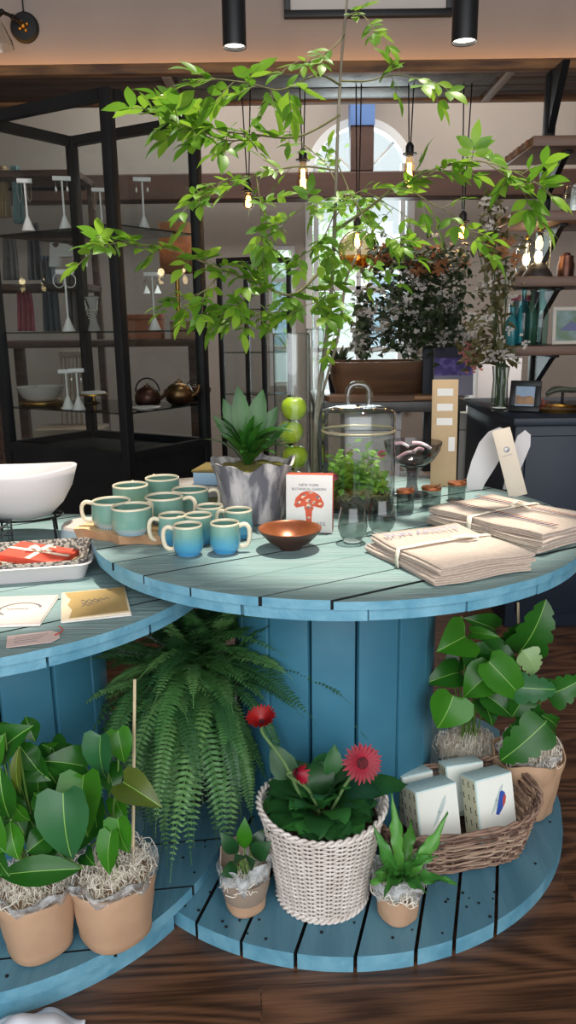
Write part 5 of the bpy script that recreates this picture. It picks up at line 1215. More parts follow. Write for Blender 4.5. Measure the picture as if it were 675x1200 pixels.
MB().shell([(0, .019), (.05, .019), (.075, .035), (.094, .075), (.097, .08), (.09, .078), (.07, .04), (0, .03)], c, 48, sx=1.05).build('dish', M('putty_ceramic', 'a9a39c', rough=.6), o, smooth=60)
c = onshelf(98, 3.40, .880); o = thing('cake_stand', 'small gold-rimmed stand on the low glass shelf, right of the off-white bowl', 'stand', c)
MB().lathe([(0, 0), (.03, 0), (.004, .01), (.004, .03), (.05, .034), (.06, .035), (.06, .042), (0, .04)], c, 36).build('stand', brass, o); MB().lathe([(0, .0425), (.055, .0425), (.05, .05), (0, .05)], c, 30).build('plate', stand_w, o)
def kettle(px, Y, z, r, lab, mat, handle):
    c = onshelf(px, Y, z); o = thing('kettle', lab, 'kettle', c, 'metal kettles')
    MB().lathe([(0, 0), (r*.6, 0), (r*.95, r*.35), (r, r*.8), (r*.8, r*1.3), (r*.35, r*1.55), (.0, r*1.6)], c, 36).build('body', mat, o, smooth=60)
    MB().lathe([(0, r*1.58), (r*.3, r*1.58), (r*.28, r*1.66), (r*.06, r*1.72), (r*.08, r*1.8), (0, r*1.84)], c, 20).build('lid', mat, o)
    MB().tube(spline([c+V((r*.8, -r*.2, r*.6)), c+V((r*1.3, -r*.3, r*.9)), c+V((r*1.45, -r*.35, r*1.4))], 4), [r*.16-.01*r*i*.8 for i in range(9)], 8).build('spout', mat, o, smooth=80)
    if handle: MB().tube([c+V((r*.9*math.cos(PI*i/14), 0, r*1.2+r*1.0*math.sin(PI*i/14))) for i in range(15)], r*.06, 8).build('handle', black_iron, o, smooth=80)
kettle(164, 3.18, .880, .054, 'dark copper kettle with looped handle on the low glass shelf', M('dark_copper', '6a4436', '3f2b26', scale=8, rough=.35, metal=.8), True)
kettle(203, 3.27, .880, .06, 'brass-toned round kettle on the low glass shelf by the right post', M('antique_brass', '8a6a42', '5b4430', scale=8, rough=.3, metal=.9), False)
kettle(223, 3.40, .880, .045, 'dark metal kettle behind the brass one, against the right post', MATS['dark_copper'], True)
c = onshelf(160, 3.06, .880); o = tag(MB().lathe([(0, 0), (.03, 0), (.06, .012), (.062, .014), (.03, .006), (0, .005)], c, 36).build('plate', stand_w, loc=c), 'shallow white dish in front of the copper kettle on the low glass shelf', 'dish')

# ---------------------------------------------------------------- shelving with clothes seen through the cabinet
u0 = P(-40, 340, 4.6); u1 = P(108, 340, 4.6)
rack = thing('clothes_shelf', 'brown wooden clothes shelf seen through the left panes of the cabinet', 'shelf', ((u0.x+u1.x)/2, 4.6, 0))
shz = P(50, 334, 4.6).z; sht = P(50, 205, 4.6).z; shl = P(50, 400, 4.6).z
for z in (shz, shl, sht): MB().rbox(u0.x, u1.x, 4.45, 4.85, z-.035, z, .004).build('board', canopy_wood, rack, smooth=30)
for x in (u0.x+.02, u1.x-.02): MB().rbox(x-.02, x+.02, 4.8, 4.84, 0, sht, .003).build('upright', canopy_wood, rack, smooth=30)
MB().tube([(u0.x, 4.62, sht-.07), (u1.x, 4.62, sht-.07)], .01, 8).build('rail', black_iron, rack)
def garment(px, wpx, ytop, ybot, mat, lab, Y=4.6):
    a = P(px-wpx/2, ytop, Y); b = P(px+wpx/2, ybot, Y); ph = random.random()*9
    g = MB().grid(lambda u, v: V((a.x+(b.x-a.x)*(.5+(u-.5)*(.72+.28*v)), Y+.025*math.sin(u*17+ph)+.01*math.sin(v*5), a.z+(b.z-a.z)*v)), 22, 12).build('garment', mat, loc=((a.x+b.x)/2, Y, a.z), smooth=70, solid=.012)
    return tag(g, lab, 'garment', 'garments hanging on the clothes shelf')
cl = lambda n, a, b: M(n, a, b, scale=12, rough=.9)
garment(5, 16, 195, 255, cl('sand_cloth', 'a08a6a', '8a7658'), 'sand-coloured garment hanging high at the far left')
garment(21, 16, 195, 262, cl('teal_cloth', '6d8a88', '5a7674'), 'grey-teal garment hanging beside the sand-coloured one')
garment(12, 24, 275, 328, cl('grey_cloth', '7b7876', '686563'), 'grey garment hanging low at the far left')
garment(40, 26, 262, 328, cl('charcoal_cloth', '55565a', '48494d'), 'charcoal garment hanging low, second from the left')
garment(30, 22, 338, 388, cl('rose_cloth', 'a8545a', '93464e'), 'rose-red garment hanging under the brown shelf board')
garment(58, 26, 300, 388, cl('slate_cloth', '5e646c', '50565e'), 'slate-blue garment hanging to the left of the cabinet post')
garment(86, 26, 320, 388, cl('taupe_cloth', '6d6866', '5c5856'), 'taupe garment hanging behind the hoop earrings')
tq = P(80, 308, 4.35); tote = thing('tote_bag', 'white bag with brown spots seen through the cabinet glass', 'bag', tq)
Tt_ = basis(tq, (1, 0, 0), (0, 0, 1)); m = MB()
m.prism([(-.10, -.02), (-.085, .10), (-.05, .135), (.02, .14), (.09, .13), (.10, -.02), (.04, -.02), (.03, .03), (-.04, .03), (-.05, -.02)], -.02, .02, T=Tt_); m.build('bag', M('white_canvas', 'c9c6c2', rough=.9), tote, smooth=0)
m = MB()
for x, y, s in ((-.055, .09, .017), (.03, .10, .022), (.075, .03, .013)): m.prism([(x+s*math.cos(t)*(1+.3*math.sin(3*t)), y+s*.7*math.sin(t)) for t in [k*PI/6 for k in range(12)]], .02, .0215, T=Tt_)
m.build('spots', M('brown_spot', '5e4a3e', rough=.9), tote, smooth=0)
# table with odds and ends behind the cabinet, and a spindle-backed chair
tz_ = P(140, 398, 4.2).z
bt = thing('side_table', 'long brown table behind the glass cabinet', 'table', (-1.0, 4.2, 0))
xa, xb = P(-20, 398, 4.0).x, P(236, 398, 4.0).x
MB().rbox(xa, xb, 4.03, 4.42, tz_-.035, tz_, .004).build('tabletop', canopy_wood, bt, smooth=30)
for x in (xa+.05, xb-.05):
    for y in (4.07, 4.38): MB().rbox(x-.025, x+.025, y-.025, y+.025, 0, tz_-.035, .003).build('leg', canopy_wood, bt, smooth=30)
def simple_box(px, ytop, ybot, wpx, Y, dep, mat, name, lab, cat, zt=None):
    a = P(px-wpx/2, ybot, Y); b = P(px+wpx/2, ytop, Y); z0 = zt if zt is not None else a.z
    o = thing(name, lab, cat, ((a.x+b.x)/2, Y, z0)); h = b.z-z0
    MB().rbox(a.x, b.x, Y, Y+dep, z0, z0+h*.78, .003).build('body', mat, o, smooth=30); MB().rbox(a.x-.003, b.x+.003, Y-.003, Y+dep+.003, z0+h*.79, z0+h, .003).build('lid', mat, o, smooth=30)
    return o
simple_box(165, 368, 396, 46, 4.08, .12, M('terracotta_card', 'a2603f', '8f5034', scale=8, rough=.7), 'storage_box', 'terracotta box on the long table behind the right cabinet pane', 'box', tz_+.001)
simple_box(215, 376, 396, 30, 4.08, .12, M('tan_card', '9a7a5c', '84664b', scale=8, rough=.7), 'storage_box', 'tan box on the long table beside the terracotta one', 'box', tz_+.001)
pq = P(205, 290, 4.9); lamp = thing('table_lamp', 'lamp with a warm cylinder shade seen through the right cabinet pane', 'lamp', (pq.x, 4.25, tz_+.001))
lc_ = V((P(206, 290, 4.25).x, 4.25, tz_+.001)); lh = P(206, 320, 4.25).z-lc_.z; lt = P(206, 262, 4.25).z-lc_.z
MB().lathe([(0, 0), (.05, 0), (.05, .012), (.012, .02), (.012, lh), (0, lh)], lc_, 24).build('base', brass, lamp)
MB().shell([(.085, lh), (.085, lt)], lc_, 36).build('shade', M('warm_linen_shade', 'b98a66', 'a97b58', scale=60, rough=.9, transl=.4), lamp, solid=.003)
bulb_light('lamp_bulb', lc_+V((0, 0, (lh+lt)/2)), 1.2)
ch = V((P(86, 440, 3.93).x, 3.93, 0)); chz = P(86, 414, 3.93).z; cseat = P(86, 446, 3.93).z
chair = thing('chair', 'pale spindle-backed wooden chair seen low through the cabinet', 'chair', ch)
ow = M('pale_chair_wood', 'a89884', '978672', scale=9, rough=.6)
MB().rbox(ch.x-.16, ch.x+.16, 3.72, 3.96, cseat-.26, cseat-.22, .01).build('seat', ow, chair, smooth=30)
MB().rbox(ch.x-.065, ch.x+.07, 3.92, 3.95, chz-.02, chz+.012, .006).build('top_rail', ow, chair, smooth=30)
for k in range(7): MB().tube([(ch.x-.055+k*.019, 3.935, chz-.02), (ch.x-.075+k*.025, 3.93, cseat-.22)], .005, 6).build('spindle', ow, chair)
for sx in (-.13, .13):
    for y in (3.745, 3.93): MB().tube([(ch.x+sx, y, cseat-.26), (ch.x+sx*1.1, y, 0)], .014, 8).build('leg', ow, chair)
# ---------------------------------------------------------------- header wall: picture, wall lamp, downlights
Yw = WY-.001
a = P(333, 20, Yw-.03); b = P(531, 14, Yw-.03)
pic = thing('picture', 'black-framed picture high on the wall above the canopy', 'picture', ((a.x+b.x)/2, Yw, a.z))
zb0 = a.z; ph_ = .55; fw = .028
for (x0, x1, z0, z1) in ((a.x, b.x, zb0, zb0+fw), (a.x, b.x, zb0+ph_-fw, zb0+ph_), (a.x, a.x+fw, zb0+fw, zb0+ph_-fw), (b.x-fw, b.x, zb0+fw, zb0+ph_-fw)): MB().rbox(x0, x1, Yw-.03, Yw, z0, z1, .002).build('frame', black_metal, pic, smooth=30)
MB().box(a.x+fw, b.x-fw, Yw-.012, Yw-.006, zb0+fw, zb0+ph_-fw).build('mount', M('pale_mount', 'c9bfb8', rough=.8), pic, smooth=0)
MB().box(a.x+.12, b.x-.12, Yw-.014, Yw-.0125, zb0+.12, zb0+ph_-.12).build('print', M('grey_print', '8f8f8c', 'b4afa8', scale=5, rough=.7), pic, smooth=0)
q = P(27, 30, Yw-.03); wl = thing('wall_lamp', 'black wall lamp with a round back plate and brass fitting, top left', 'lamp', (q.x, Yw, q.z))
Tw = Matrix.Translation((q.x, Yw, q.z)) @ Matrix.Rotation(PI/2, 4, 'X')
MB().lathe([(0, 0), (.06, 0), (.06, .012), (.052, .018), (0, .02)], (0, 0, 0), 36, T=None).build('tmp', black_metal, wl, smooth=40) if False else None
m = MB(); m.lathe([(0, 0), (.062, 0), (.062, .012), (.054, .02), (0, .022)], (0, 0, 0), 36); m.v = [Tw @ p for p in m.v]; m.build('back_plate', black_metal, wl, smooth=40)
m = MB()
for k in range(4): m.ball(Tw @ V((.018*math.cos(k*PI/2+.5), .018*math.sin(k*PI/2+.5), .026)), .008)
m.ball(Tw @ V((0, 0, .03)), .011); m.build('brass_fitting', brass, wl, smooth=80)
e = P(2, 14, Yw-.14); m = MB().tube(spline([Tw @ V((0, 0, .02)), Tw @ V((-.03, .02, .07)), e], 5), .008, 8); m.ball(Tw @ V((-.03, .02, .07)), .012); m.ball(e, .012); m.build('arm', black_iron, wl, smooth=60)
sh = P(-4, 40, Yw-.16); MB().shell([(.015, .06), (.03, .04), (.06, -.02), (.068, -.05)], sh, 32).build('glass_shade', clear_glass, wl, smooth=60)
MB().tube([e, sh+V((0, 0, .06))], .01, 8).build('shade_holder', black_iron, wl)
m = MB().tube([Tw @ V((0, .062, .008)), V((q.x, Yw-.008, 3.36))], .003, 6); m.build('cable', black_iron, wl)
def downlight(px, py, Y, r, lab):
    c = P(px, py, Y); o = thing('pendant_downlight', lab, 'lamp', (c.x, c.y, c.z), 'black cylinder downlights')
    MB().shell([(r*.93, .012), (r*.93, .001), (r*.99, 0), (r, .003), (r, .34), (r*.97, .345), (0, .345)], c, 40).build('cylinder', black_metal, o, smooth=50)
    MB().lathe([(0, .012), (r*.92, .012), (r*.92, .016), (0, .016)], c, 32).build('lens', lens_glow, o)
    MB().tube([c+V((0, 0, .345)), V((c.x, c.y, CH-.04))], .004, 6).build('cord', black_iron, o)
    MB().lathe([(0, 0), (.05, 0), (.05, .02), (0, .02)], (c.x, c.y, CH-.062), 24).build('canopy', black_metal, o)
    l = bpy.data.lights.new('downlight_lamp', 'SPOT'); l.energy = 6; l.color = (1, .9, .75); l.spot_size = R(70); l.spot_blend = .6; l.shadow_soft_size = .03
    lo = bpy.data.objects.new('downlight_lamp', l); COL.objects.link(lo); lo.location = c+V((0, 0, -.01))
downlight(275, 56, 2.9, .040, 'black cylinder downlight hanging at the left, above the leafy branch')
downlight(544, 50, 2.9, .043, 'black cylinder downlight hanging at the right')
# ---------------------------------------------------------------- filament pendants under the canopy
def pendant(px, py, Y, lab, r=.03, bulb_h=.12, double=True, globe=0, lit=True, dx=.02):
    c = P(px, py, Y)                                                  # top of the bulb
    o = thing('pendant_lamp', lab, 'lamp', c, 'filament pendant lamps')
    top = CZ-.02
    for s in ((-1, 1) if double else (0,)): MB().tube([c+V((s*.004, 0, .05)), V((c.x+s*dx, Y, top))], .0032, 6).build('cord', black_iron, o)
    MB().lathe([(0, 0), (.017, 0), (.019, .02), (.019, .042), (.012, .055), (.004, .06), (0, .06)], c, 24).build('socket', black_metal, o)
    MB().lathe([(0, .008), (.032, .006), (.034, .011), (0, .016)], c, 24).build('collar', black_metal, o)
    if globe:
        MB().shell([(.02, .0)]+[(globe*math.sin(a), -globe*.96+globe*math.cos(a)) for a in [PI*(.07+.93*i/18) for i in range(19)]], c, 48).build('globe', thin_glass('globe_glass', 'd9c9b0', 1.3, .4), o, smooth=80)
        MB().shell([(globe*.96*math.sin(a), -globe*.96+globe*.96*math.cos(a)) for a in [PI*(.60+.4*i/10) for i in range(11)]], c, 48).build('amber_bowl', amber_glass, o, smooth=80)
    MB().shell([(.012, 0), (r*.8, -bulb_h*.25), (r, -bulb_h*.6), (r*.7, -bulb_h*.9), (0, -bulb_h)], c, 30).build('bulb', clear_glass if globe else thin_glass('bulb_glass', 'f6e2c2', 1, .3) if 'x' else 0, o, smooth=80)
    m = MB()
    for k in range(4):
        a = k*PI/2+.4; m.tube([c+V((r*.25*math.cos(a), r*.25*math.sin(a), -bulb_h*.2)), c+V((r*.42*math.cos(a+.8), r*.42*math.sin(a+.8), -bulb_h*.8))], .0028, 5)
    m.build('filament', glow, o)
    bulb_light('pendant_bulb', c+V((0, 0, -bulb_h*.5)), 1.3, r=.02)
PY = 3.82
pendant(355, 190, PY, 'tall filament pendant just left of the branch, above its middle', .030, .15, dx=.012)
pendant(480, 183, PY, 'tall filament pendant right of the blue-wrapped post', .030, .15, dx=.012)
pendant(542, 262, PY, 'small round filament pendant above the white bouquet', .026, .075, dx=.018)
pendant(419, 270, PY, 'big clear globe pendant with amber base, lowest in the middle', .024, .085, globe=.092, dx=.012)
pendant(291, 226, PY, 'small filament pendant among the leaves at the left', .026, .075, dx=.02)
# ---------------------------------------------------------------- right: navy cabinet, open shelves
nx = .862; ny = 2.907; NZ = .85
nav = thing('sideboard', 'dark navy wooden cabinet at the right behind the large table', 'cabinet', (nx+.45, ny, 0))
MB().rbox(nx+.01, nx+1.1, ny+.012, 3.72, 0, NZ-.03, .004).build('body', navy, nav, smooth=30)
MB().rbox(nx-.005, nx+1.115, ny-.01, 3.735, NZ-.03, NZ, .005).build('top', navy, nav, smooth=30)
for i in range(2):
    d = MB().rbox(nx+.05+i*.53, nx+.55+i*.53, ny-.002, ny+.015, .06, NZ-.07, .004).build('door', navy, nav, smooth=30)
    MB().ball((nx+.52 if i == 0 else nx+.61, ny-.012, .5), .012).build('knob', black_iron, d)
SY0, SY1 = 3.3, 3.68
shz_ = [1.92, 1.64, 1.385, 1.105]
walnut = M('walnut_shelf', '6a4c3a', '4c352a', scale=5, rough=.5, stretch=(.5, 4, 4))
for z, lab in zip(shz_, ('topmost walnut plank shelf at the right', 'second walnut plank shelf from the top at the right', 'walnut plank shelf carrying the two glass-domed lamps', 'lowest walnut plank shelf, carrying the blue bottles')):
    x0 = {1.92: .99, 1.64: .93, 1.385: .90, 1.105: .885}[z]
    s = thing('wall_shelf', lab, 'shelf', (1.4, SY0, z-.04), 'walnut plank shelves')
    MB().rbox(x0, 2.0, SY0, SY1, z-.04, z, .004).build('plank', walnut, s, smooth=30)
    m = MB().prism([(x0-.004-.008*abs(math.sin(k*1.9)), SY0+.03+k*.33/14) for k in range(15)]+[(x0+.002, SY1-.02), (x0+.002, SY0+.03)], z-.032, z-.006)
    m.build('bark_edge', canopy_edge, s, smooth=30)
    for x in (1.16, 1.86):
        m = MB(); m.rbox(x-.018, x+.018, SY0+.07, SY1-.04, z-.052, z-.041, .002)
        m.add([(x-.012, SY1-.06, z-.05), (x+.012, SY1-.06, z-.05), (x+.012, SY0+.08, z-.05), (x-.012, SY0+.08, z-.05), (x-.012, SY1-.06, z-.19), (x+.012, SY1-.06, z-.19), (x+.012, SY0+.11, z-.06), (x-.012, SY0+.11, z-.06)], [(0, 1, 2, 3), (7, 6, 5, 4), (0, 4, 5, 1), (3, 2, 6, 7), (0, 3, 7, 4), (1, 5, 6, 2)])
        m.build('bracket', black_iron, s)
up = thing('shelf_frame', 'black iron uprights carrying the walnut shelves', 'frame', (1.5, SY1-.03, NZ+.001))
for x in (1.16, 1.86):
    MB().rbox(x-.022, x+.022, SY1-.055, SY1-.01, NZ+.001, CZ-.034, .003).build('upright', black_iron, up, smooth=30)
    MB().prism([(3.62, 2.0), (3.67, 2.0), (3.67, CZ-.034), (3.47, CZ-.034)], -.015, .015, T=basis((x, 0, 0), (0, 1, 0), (0, 0, 1))).build('gusset', black_iron, up, smooth=0)
wmat = M('white_panelling', 'b3aca2', rough=.6)
# framed photo, tray, leaf dish on the navy cabinet
def on_nav(px, py): return Z(px, py, NZ+.001)
q = on_nav(607, 483); T = basis(V((.955, 3.10, NZ+.002)), (1, -.45, 0), (.12, .26, 1))
pf = thing('photo_frame', 'black photo frame leaning on the navy cabinet', 'picture frame', T.translation)
w_, h_ = .12, .125
for (x0, x1, y0, y1) in ((-w_/2, w_/2, 0, .022), (-w_/2, w_/2, h_-.022, h_), (-w_/2, -w_/2+.022, .022, h_-.022), (w_/2-.022, w_/2, .022, h_-.022)): MB().rbox(x0, x1, y0, y1, -.008, .008, .002, 0, T).build('frame', black_metal, pf, smooth=30)
MB().box(-w_/2+.02, w_/2-.02, .02, h_-.02, -.003, .001, 0, T).build('sky_print', M('print_sky', '7f97b5', '9fb3c8', scale=6, rough=.4), pf, smooth=0)
m = MB(); m.prism([(-.036, .03), (.036, .03), (.036, .055), (.02, .066), (-.01, .06), (-.036, .068)], .0012, .002, T=T); m.build('shore_print', M('print_shore', '8e6a4e', 'b08a62', scale=25, rough=.4), pf, smooth=0)
MB().add([T @ V(p) for p in ((-.02, .1, -.009), (.02, .1, -.009), (.02, 0, -.06), (-.02, 0, -.06))], [(0, 1, 2, 3)]).build('easel_back', black_metal, pf, smooth=0, solid=.003)
c = on_nav(655, 482); c.y += .05
ty_ = thing('round_tray', 'round brass tray on the navy cabinet', 'tray', c)
MB().lathe([(0, 0), (.115, 0), (.12, .012), (.116, .013), (.11, .004), (0, .004)], c, 48).build('tray', brass, ty_)
rp_m = M('dried_red', 'a85a4e', '8a4038', scale=40, rough=.9)
pp = MB()
for _ in range(70):
    p = c+V((-.07+random.gauss(0, .022), .02+random.gauss(0, .02), .010+random.random()*.02)); d = V((random.gauss(0, 1), random.gauss(0, 1), random.gauss(0, .5))).normalized(); leaf(pp, p, p+d*.018, .013, (0, 0, 1))
tag(pp.build('dried_petals', rp_m, loc=c+V((-.07, .02, .006)), kind='stuff'), 'heap of dried red petals on the brass tray', 'petals')
c2 = on_nav(656, 476); m = MB(); T = basis(c2+V((.03, .06, .05)), (1, .1, .2), (0, 1, .1))
m.grid(lambda u, v: T @ V(((u-.5)*.15, (v-.5)*.06*math.sin(PI*min(1, max(.02, u)))**.7, .02*(2*v-1)**2+.01*math.sin(u*5))), 16, 8)
lf = thing('leaf_dish', 'grey-green leaf-shaped dish on the navy cabinet, right photo edge', 'dish', c2+V((.03, .06, 0))); m.build('leaf', M('grey_green_metal', '6f7464', '575c50', scale=20, rough=.5, metal=.3), lf, smooth=60, solid=.003)
MB().lathe([(0, 0), (.03, 0), (.006, .01), (.006, .055), (0, .055)], c2+V((.03, .06, 0)), 20).build('foot', black_iron, lf)
# bottles, jars, frame on the lowest walnut shelf
def bottle(px, Y, z, h, r, mat, lab, neck=.35):
    c = onshelf(px, Y, z); o = thing('bottle', lab, 'bottle', c, 'coloured glass bottles')
    MB().shell([(0, .004), (r*.9, .004), (r, .012), (r, h*.5), (r*.8, h*.62), (r*neck, h*.74), (r*neck*.95, h*.95)], c, 28, fn=lambda a, rr, zz: (rr*(1+.03*math.cos(8*a)*(zz < h*.55)), zz)).build('body', mat, o, smooth=60)
    MB().tube([c+V((r*neck*math.cos(a*PI/10), r*neck*math.sin(a*PI/10), h*.965)) for a in range(20)], .004, 6, closed=True).build('lip', mat, o, smooth=80)
    MB().lathe([(0, 0), (r*.92, 0), (r*.95, .006), (0, .008)], c, 24).build('bottom', mat, o)
z4 = 1.105
bottle(617, 3.42, z4, .245, .030, teal_glass, 'deep teal glass bottle, tallest of the blue ones on the lowest shelf')
bottle(604, 3.45, z4, .17, .032, M('opal_teal', '4f9fa6', rough=.15, transl=.4, coat=.4), 'short teal bottle at the left end of the lowest shelf')
bottle(627, 3.55, z4, .24, .026, M('green_bottle', '6d8a72', rough=.12, transl=.4, coat=.4), 'grey-green bottle behind the teal and clear ones')
bottle(638, 3.40, z4, .265, .034, aqua_glass, 'pale aqua ribbed bottle next to the framed landscape')
c = onshelf(612, 3.62, z4); o = thing('jar', 'jar with a striped pink and yellow lid behind the blue bottles', 'jar', c)
MB().lathe([(0, 0), (.045, 0), (.045, .19), (0, .19)], c, 28).build('body', M('dusky_glass', '4d6a6a', rough=.15, coat=.5), o); MB().lathe([(0, .192), (.05, .192), (.05, .215), (0, .217)], c, 28).build('lid', M('striped_lid', 'd6a24a', 'c8577a', scale=18, rough=.5, contrast=(.45, .55)), o)
T = basis(V((1.17+.1, 3.42, z4+.001)), (1, -.08, 0), (0, .12, 1)); fr2 = thing('photo_frame', 'cream-framed landscape print on the lowest walnut shelf', 'picture frame', T.translation)
for (x0, x1, y0, y1) in ((-.11, .11, 0, .016), (-.11, .11, .144, .16), (-.11, -.094, .016, .144), (.094, .11, .016, .144)): MB().rbox(x0, x1, y0, y1, -.006, .006, .002, 0, T).build('frame', M('cream_frame', 'c9c0b4', rough=.6) if 'cream_frame' not in MATS else MATS['cream_frame'], fr2, smooth=30)
MB().box(-.096, .096, .014, .146, -.003, .001, 0, T).build('meadow_print', M('print_green', '4f6a4a', '7d97a0', scale=14, rough=.4), fr2, smooth=0)
m = MB(); m.prism([(-.08, .06), (-.03, .10), (0, .085), (.03, .1), (.08, .055)], .0012, .002, T=T); m.build('hill_print', M('print_hill', '5a5f86', rough=.5), fr2, smooth=0)
# glass-domed lamps on the third shelf
def dome(px, Y, z, r, h, lab):
    c = onshelf(px, Y, z); o = thing('table_lamp', lab, 'lamp', c, 'glass-domed lamps')
    MB().lathe([(0, 0), (r*1.25, 0), (r*1.25, .012), (r*.7, .05), (r*.45, .06), (0, .06)], c, 32).build('base', M('dark_lamp_base', '2f2622', rough=.5) if 'dark_lamp_base' not in MATS else MATS['dark_lamp_base'], o)
    MB().shell([(r*.8, .02), (r, .05), (r*1.0, h*.72), (r*.75, h*.9), (r*.3, h), (0, h)], c, 36).build('dome', clear_glass, o, smooth=60)
    MB().ball(c+V((0, 0, h+.008)), .01).build('finial', brass, o); MB().lathe([(0, .06), (.008, .062), (.017, .085), (.012, .105), (0, .11)], c, 20).build('bulb', glow_small, o, smooth=80)
    bulb_light('dome_bulb', c+V((0, 0, .13)), .5, r=.02)
dome(617, 3.56, 1.385, .045, .17, 'glass-domed lamp at the left end of its shelf, the farther one')
dome(631, 3.42, 1.385, .05, .19, 'glass-domed lamp nearer the black upright')
def tumbler(px, Y, z, r, h, mat, lab, name='jar'):
    c = onshelf(px, Y, z); o = thing(name, lab, name, c)
    MB().shell([(0, .003), (r, .003), (r*1.02, h*.6), (r*.85, h*.8), (r*.85, h), (r*.8, h), (r*.95, h*.6), (r*.9, .01), (0, .01)], c, 30).build('body', mat, o, smooth=60); MB().lathe([(0, 0), (r*.95, 0), (r, .004), (0, .006)], c, 24).build('bottom', mat, o); MB().ball(c+V((0, 0, h+.006)), r*.5, sz=.5).build('stopper', mat, o, smooth=80)
tumbler(664, 3.45, 1.385, .035, .09, MATS['dark_copper'], 'copper pot on the third shelf, right of the black upright', 'pot')
tumbler(668, 3.5, 1.64, .05, .12, clear_glass, 'clear glass jar on the second walnut shelf at the right edge')
# ---------------------------------------------------------------- counter with bouquet
cx0, cx1 = .18, .84; CZt = .85
ct = thing('counter', 'dark wooden counter under the bouquet, left of the navy cabinet', 'counter', (.55, 3.62, 0))
MB().rbox(cx0-.05, cx1, 3.6, 4.35, CZt-.05, CZt, .004).build('top', M('charcoal_counter', '4a4846', '3a3836', scale=6, rough=.4), ct, smooth=30)
for x in (cx0-.01, cx1-.05):
    for y in (3.64, 4.3): MB().rbox(x-.025, x+.025, y-.025, y+.025, 0, CZt-.05, .003).build('leg', black_metal, ct, smooth=30)
MB().rbox(cx0-.03, cx1-.02, 3.66, 4.3, .36, .39, .003).build('lower_shelf', canopy_wood, ct, smooth=30)
simple_box(437, 484, 560, 66, 3.75, .3, white_ceramic, 'storage_box', 'white box on the lower shelf of the dark counter, left one', 'box', .391)
simple_box(555, 484, 545, 62, 3.78, .3, M('pale_box', 'dcd8cf', rough=.7), 'storage_box', 'pale box on the lower shelf of the dark counter, behind the kraft tag', 'box', .391)
# live-edge trough and slab
a = P(390, 455, 3.85); b = P(503, 455, 3.85)
wd = thing('wooden_trough', 'long brown wooden trough standing on the counter', 'trough', ((a.x+b.x)/2, 3.9, CZt+.001))
ht = P(440, 424, 3.85).z-CZt
T = Matrix.Translation(((a.x+b.x)/2, 3.95, CZt+.001)); Lh = (b.x-a.x)/2
m = MB(); tw_ = M('brown_trough_wood', '7a5638', '553a28', scale=5, rough=.6, stretch=(.4, 3, 3)); loft(m, [(rrect(Lh*.9, .1, .05), 0), (rrect(Lh, .15, .06), ht*.5), (rrect(Lh*1.02, .165, .06), ht), (rrect(Lh*.96, .14, .05), ht), (rrect(Lh*.9, .12, .05), ht*.5), (rrect(Lh*.8, .08, .04), ht*.25)], T, caps=(1, 1)); m.build('body', tw_, wd, smooth=50)
sl = thing('wood_slab', 'flat brown wood slab lying on the counter in front of the trough', 'slab', (.42, 3.72, CZt+.001)); m = MB(); m.prism([(.2+x, 3.7+y) for x, y in ((0, -.08), (.15, -.09), (.4, -.07), (.42, .05), (.3, .08), (.05, .07), (-.02, 0))], CZt+.001, CZt+.026, 0); m.build('slab', tw_, sl, smooth=0)
cbd = thing('cutting_board', 'pale wooden cutting board behind the kraft tag', 'board', (.72, 3.68, CZt+.001)); MB().rbox(.60, .80, 3.64, 3.80, CZt+.001, CZt+.022, .006).build('plank', M('cherry_board', 'a2764f', '8a603e', scale=5, rough=.5), cbd, smooth=30)
T = basis(P(531, 468, 3.62)*1, (1, 0, 0), (0, .1, 1)); T.translation.z = CZt+.024
pb_ = thing('book', 'book with purple patterned band and pale lower cover, standing on the counter', 'book', T.translation)
hb = P(531, 407, 3.62).z-CZt-.024; wb_ = .5*(P(552, 440, 3.62).x-P(507, 440, 3.62).x)
MB().rbox(-wb_, wb_, 0, hb, -.03, 0, .002, 0, T).build('pages', card_white, pb_, smooth=30)
MB().box(-wb_-.002, wb_+.002, hb*.0, hb*.42, 0, .002, 0, T).build('lower_cover', M('lilac_grey', '8d8a9c', rough=.6), pb_, smooth=0); MB().box(-wb_-.002, wb_+.002, hb*.42, hb*.78, 0, .002, 0, T).build('purple_band', M('purple_pattern', '4b3b82', '7a68b0', scale=25, rough=.6, contrast=(.45, .6)), pb_, smooth=0); MB().box(-wb_-.002, wb_+.002, hb*.78, hb, 0, .002, 0, T).build('dark_band', M('ink_navy', '23223a', rough=.6), pb_, smooth=0)
lettering([('GARDEN', .022, 0, hb*.28)], card_white, pb_, T @ Matrix.Translation((0, 0, .0025))) if False else None
bf = thing('book', 'dark book standing behind the purple-banded one', 'book', (P(507, 430, 3.85).x, 3.70, CZt+.001)); xq = P(507, 430, 3.72).x; MB().rbox(xq-.05, xq+.04, 3.70, 3.73, CZt+.001, P(507, 405, 3.72).z, .003).build('cover', M('dark_slate', '20242e', rough=.6), bf, smooth=30); MB().rbox(xq-.045, xq+.036, 3.704, 3.726, CZt+.004, P(507, 405, 3.72).z+.001, .001).build('pages', card_white, bf, smooth=30)
l = bpy.data.lights.new('pedestal_fill', 'SPOT'); l.energy = 130; l.color = (1, .97, .93); l.spot_size = R(34); l.spot_blend = .4; lo = bpy.data.objects.new('pedestal_fill', l); COL.objects.link(lo); lo.location = (1.45, 3.98, 2.2); lo.rotation_euler = (V((1.13, 4.42, .95))-V((1.45, 3.98, 2.2))).to_track_quat('-Z', 'Y').to_euler()  # added spot standing in for sun on the pedestal
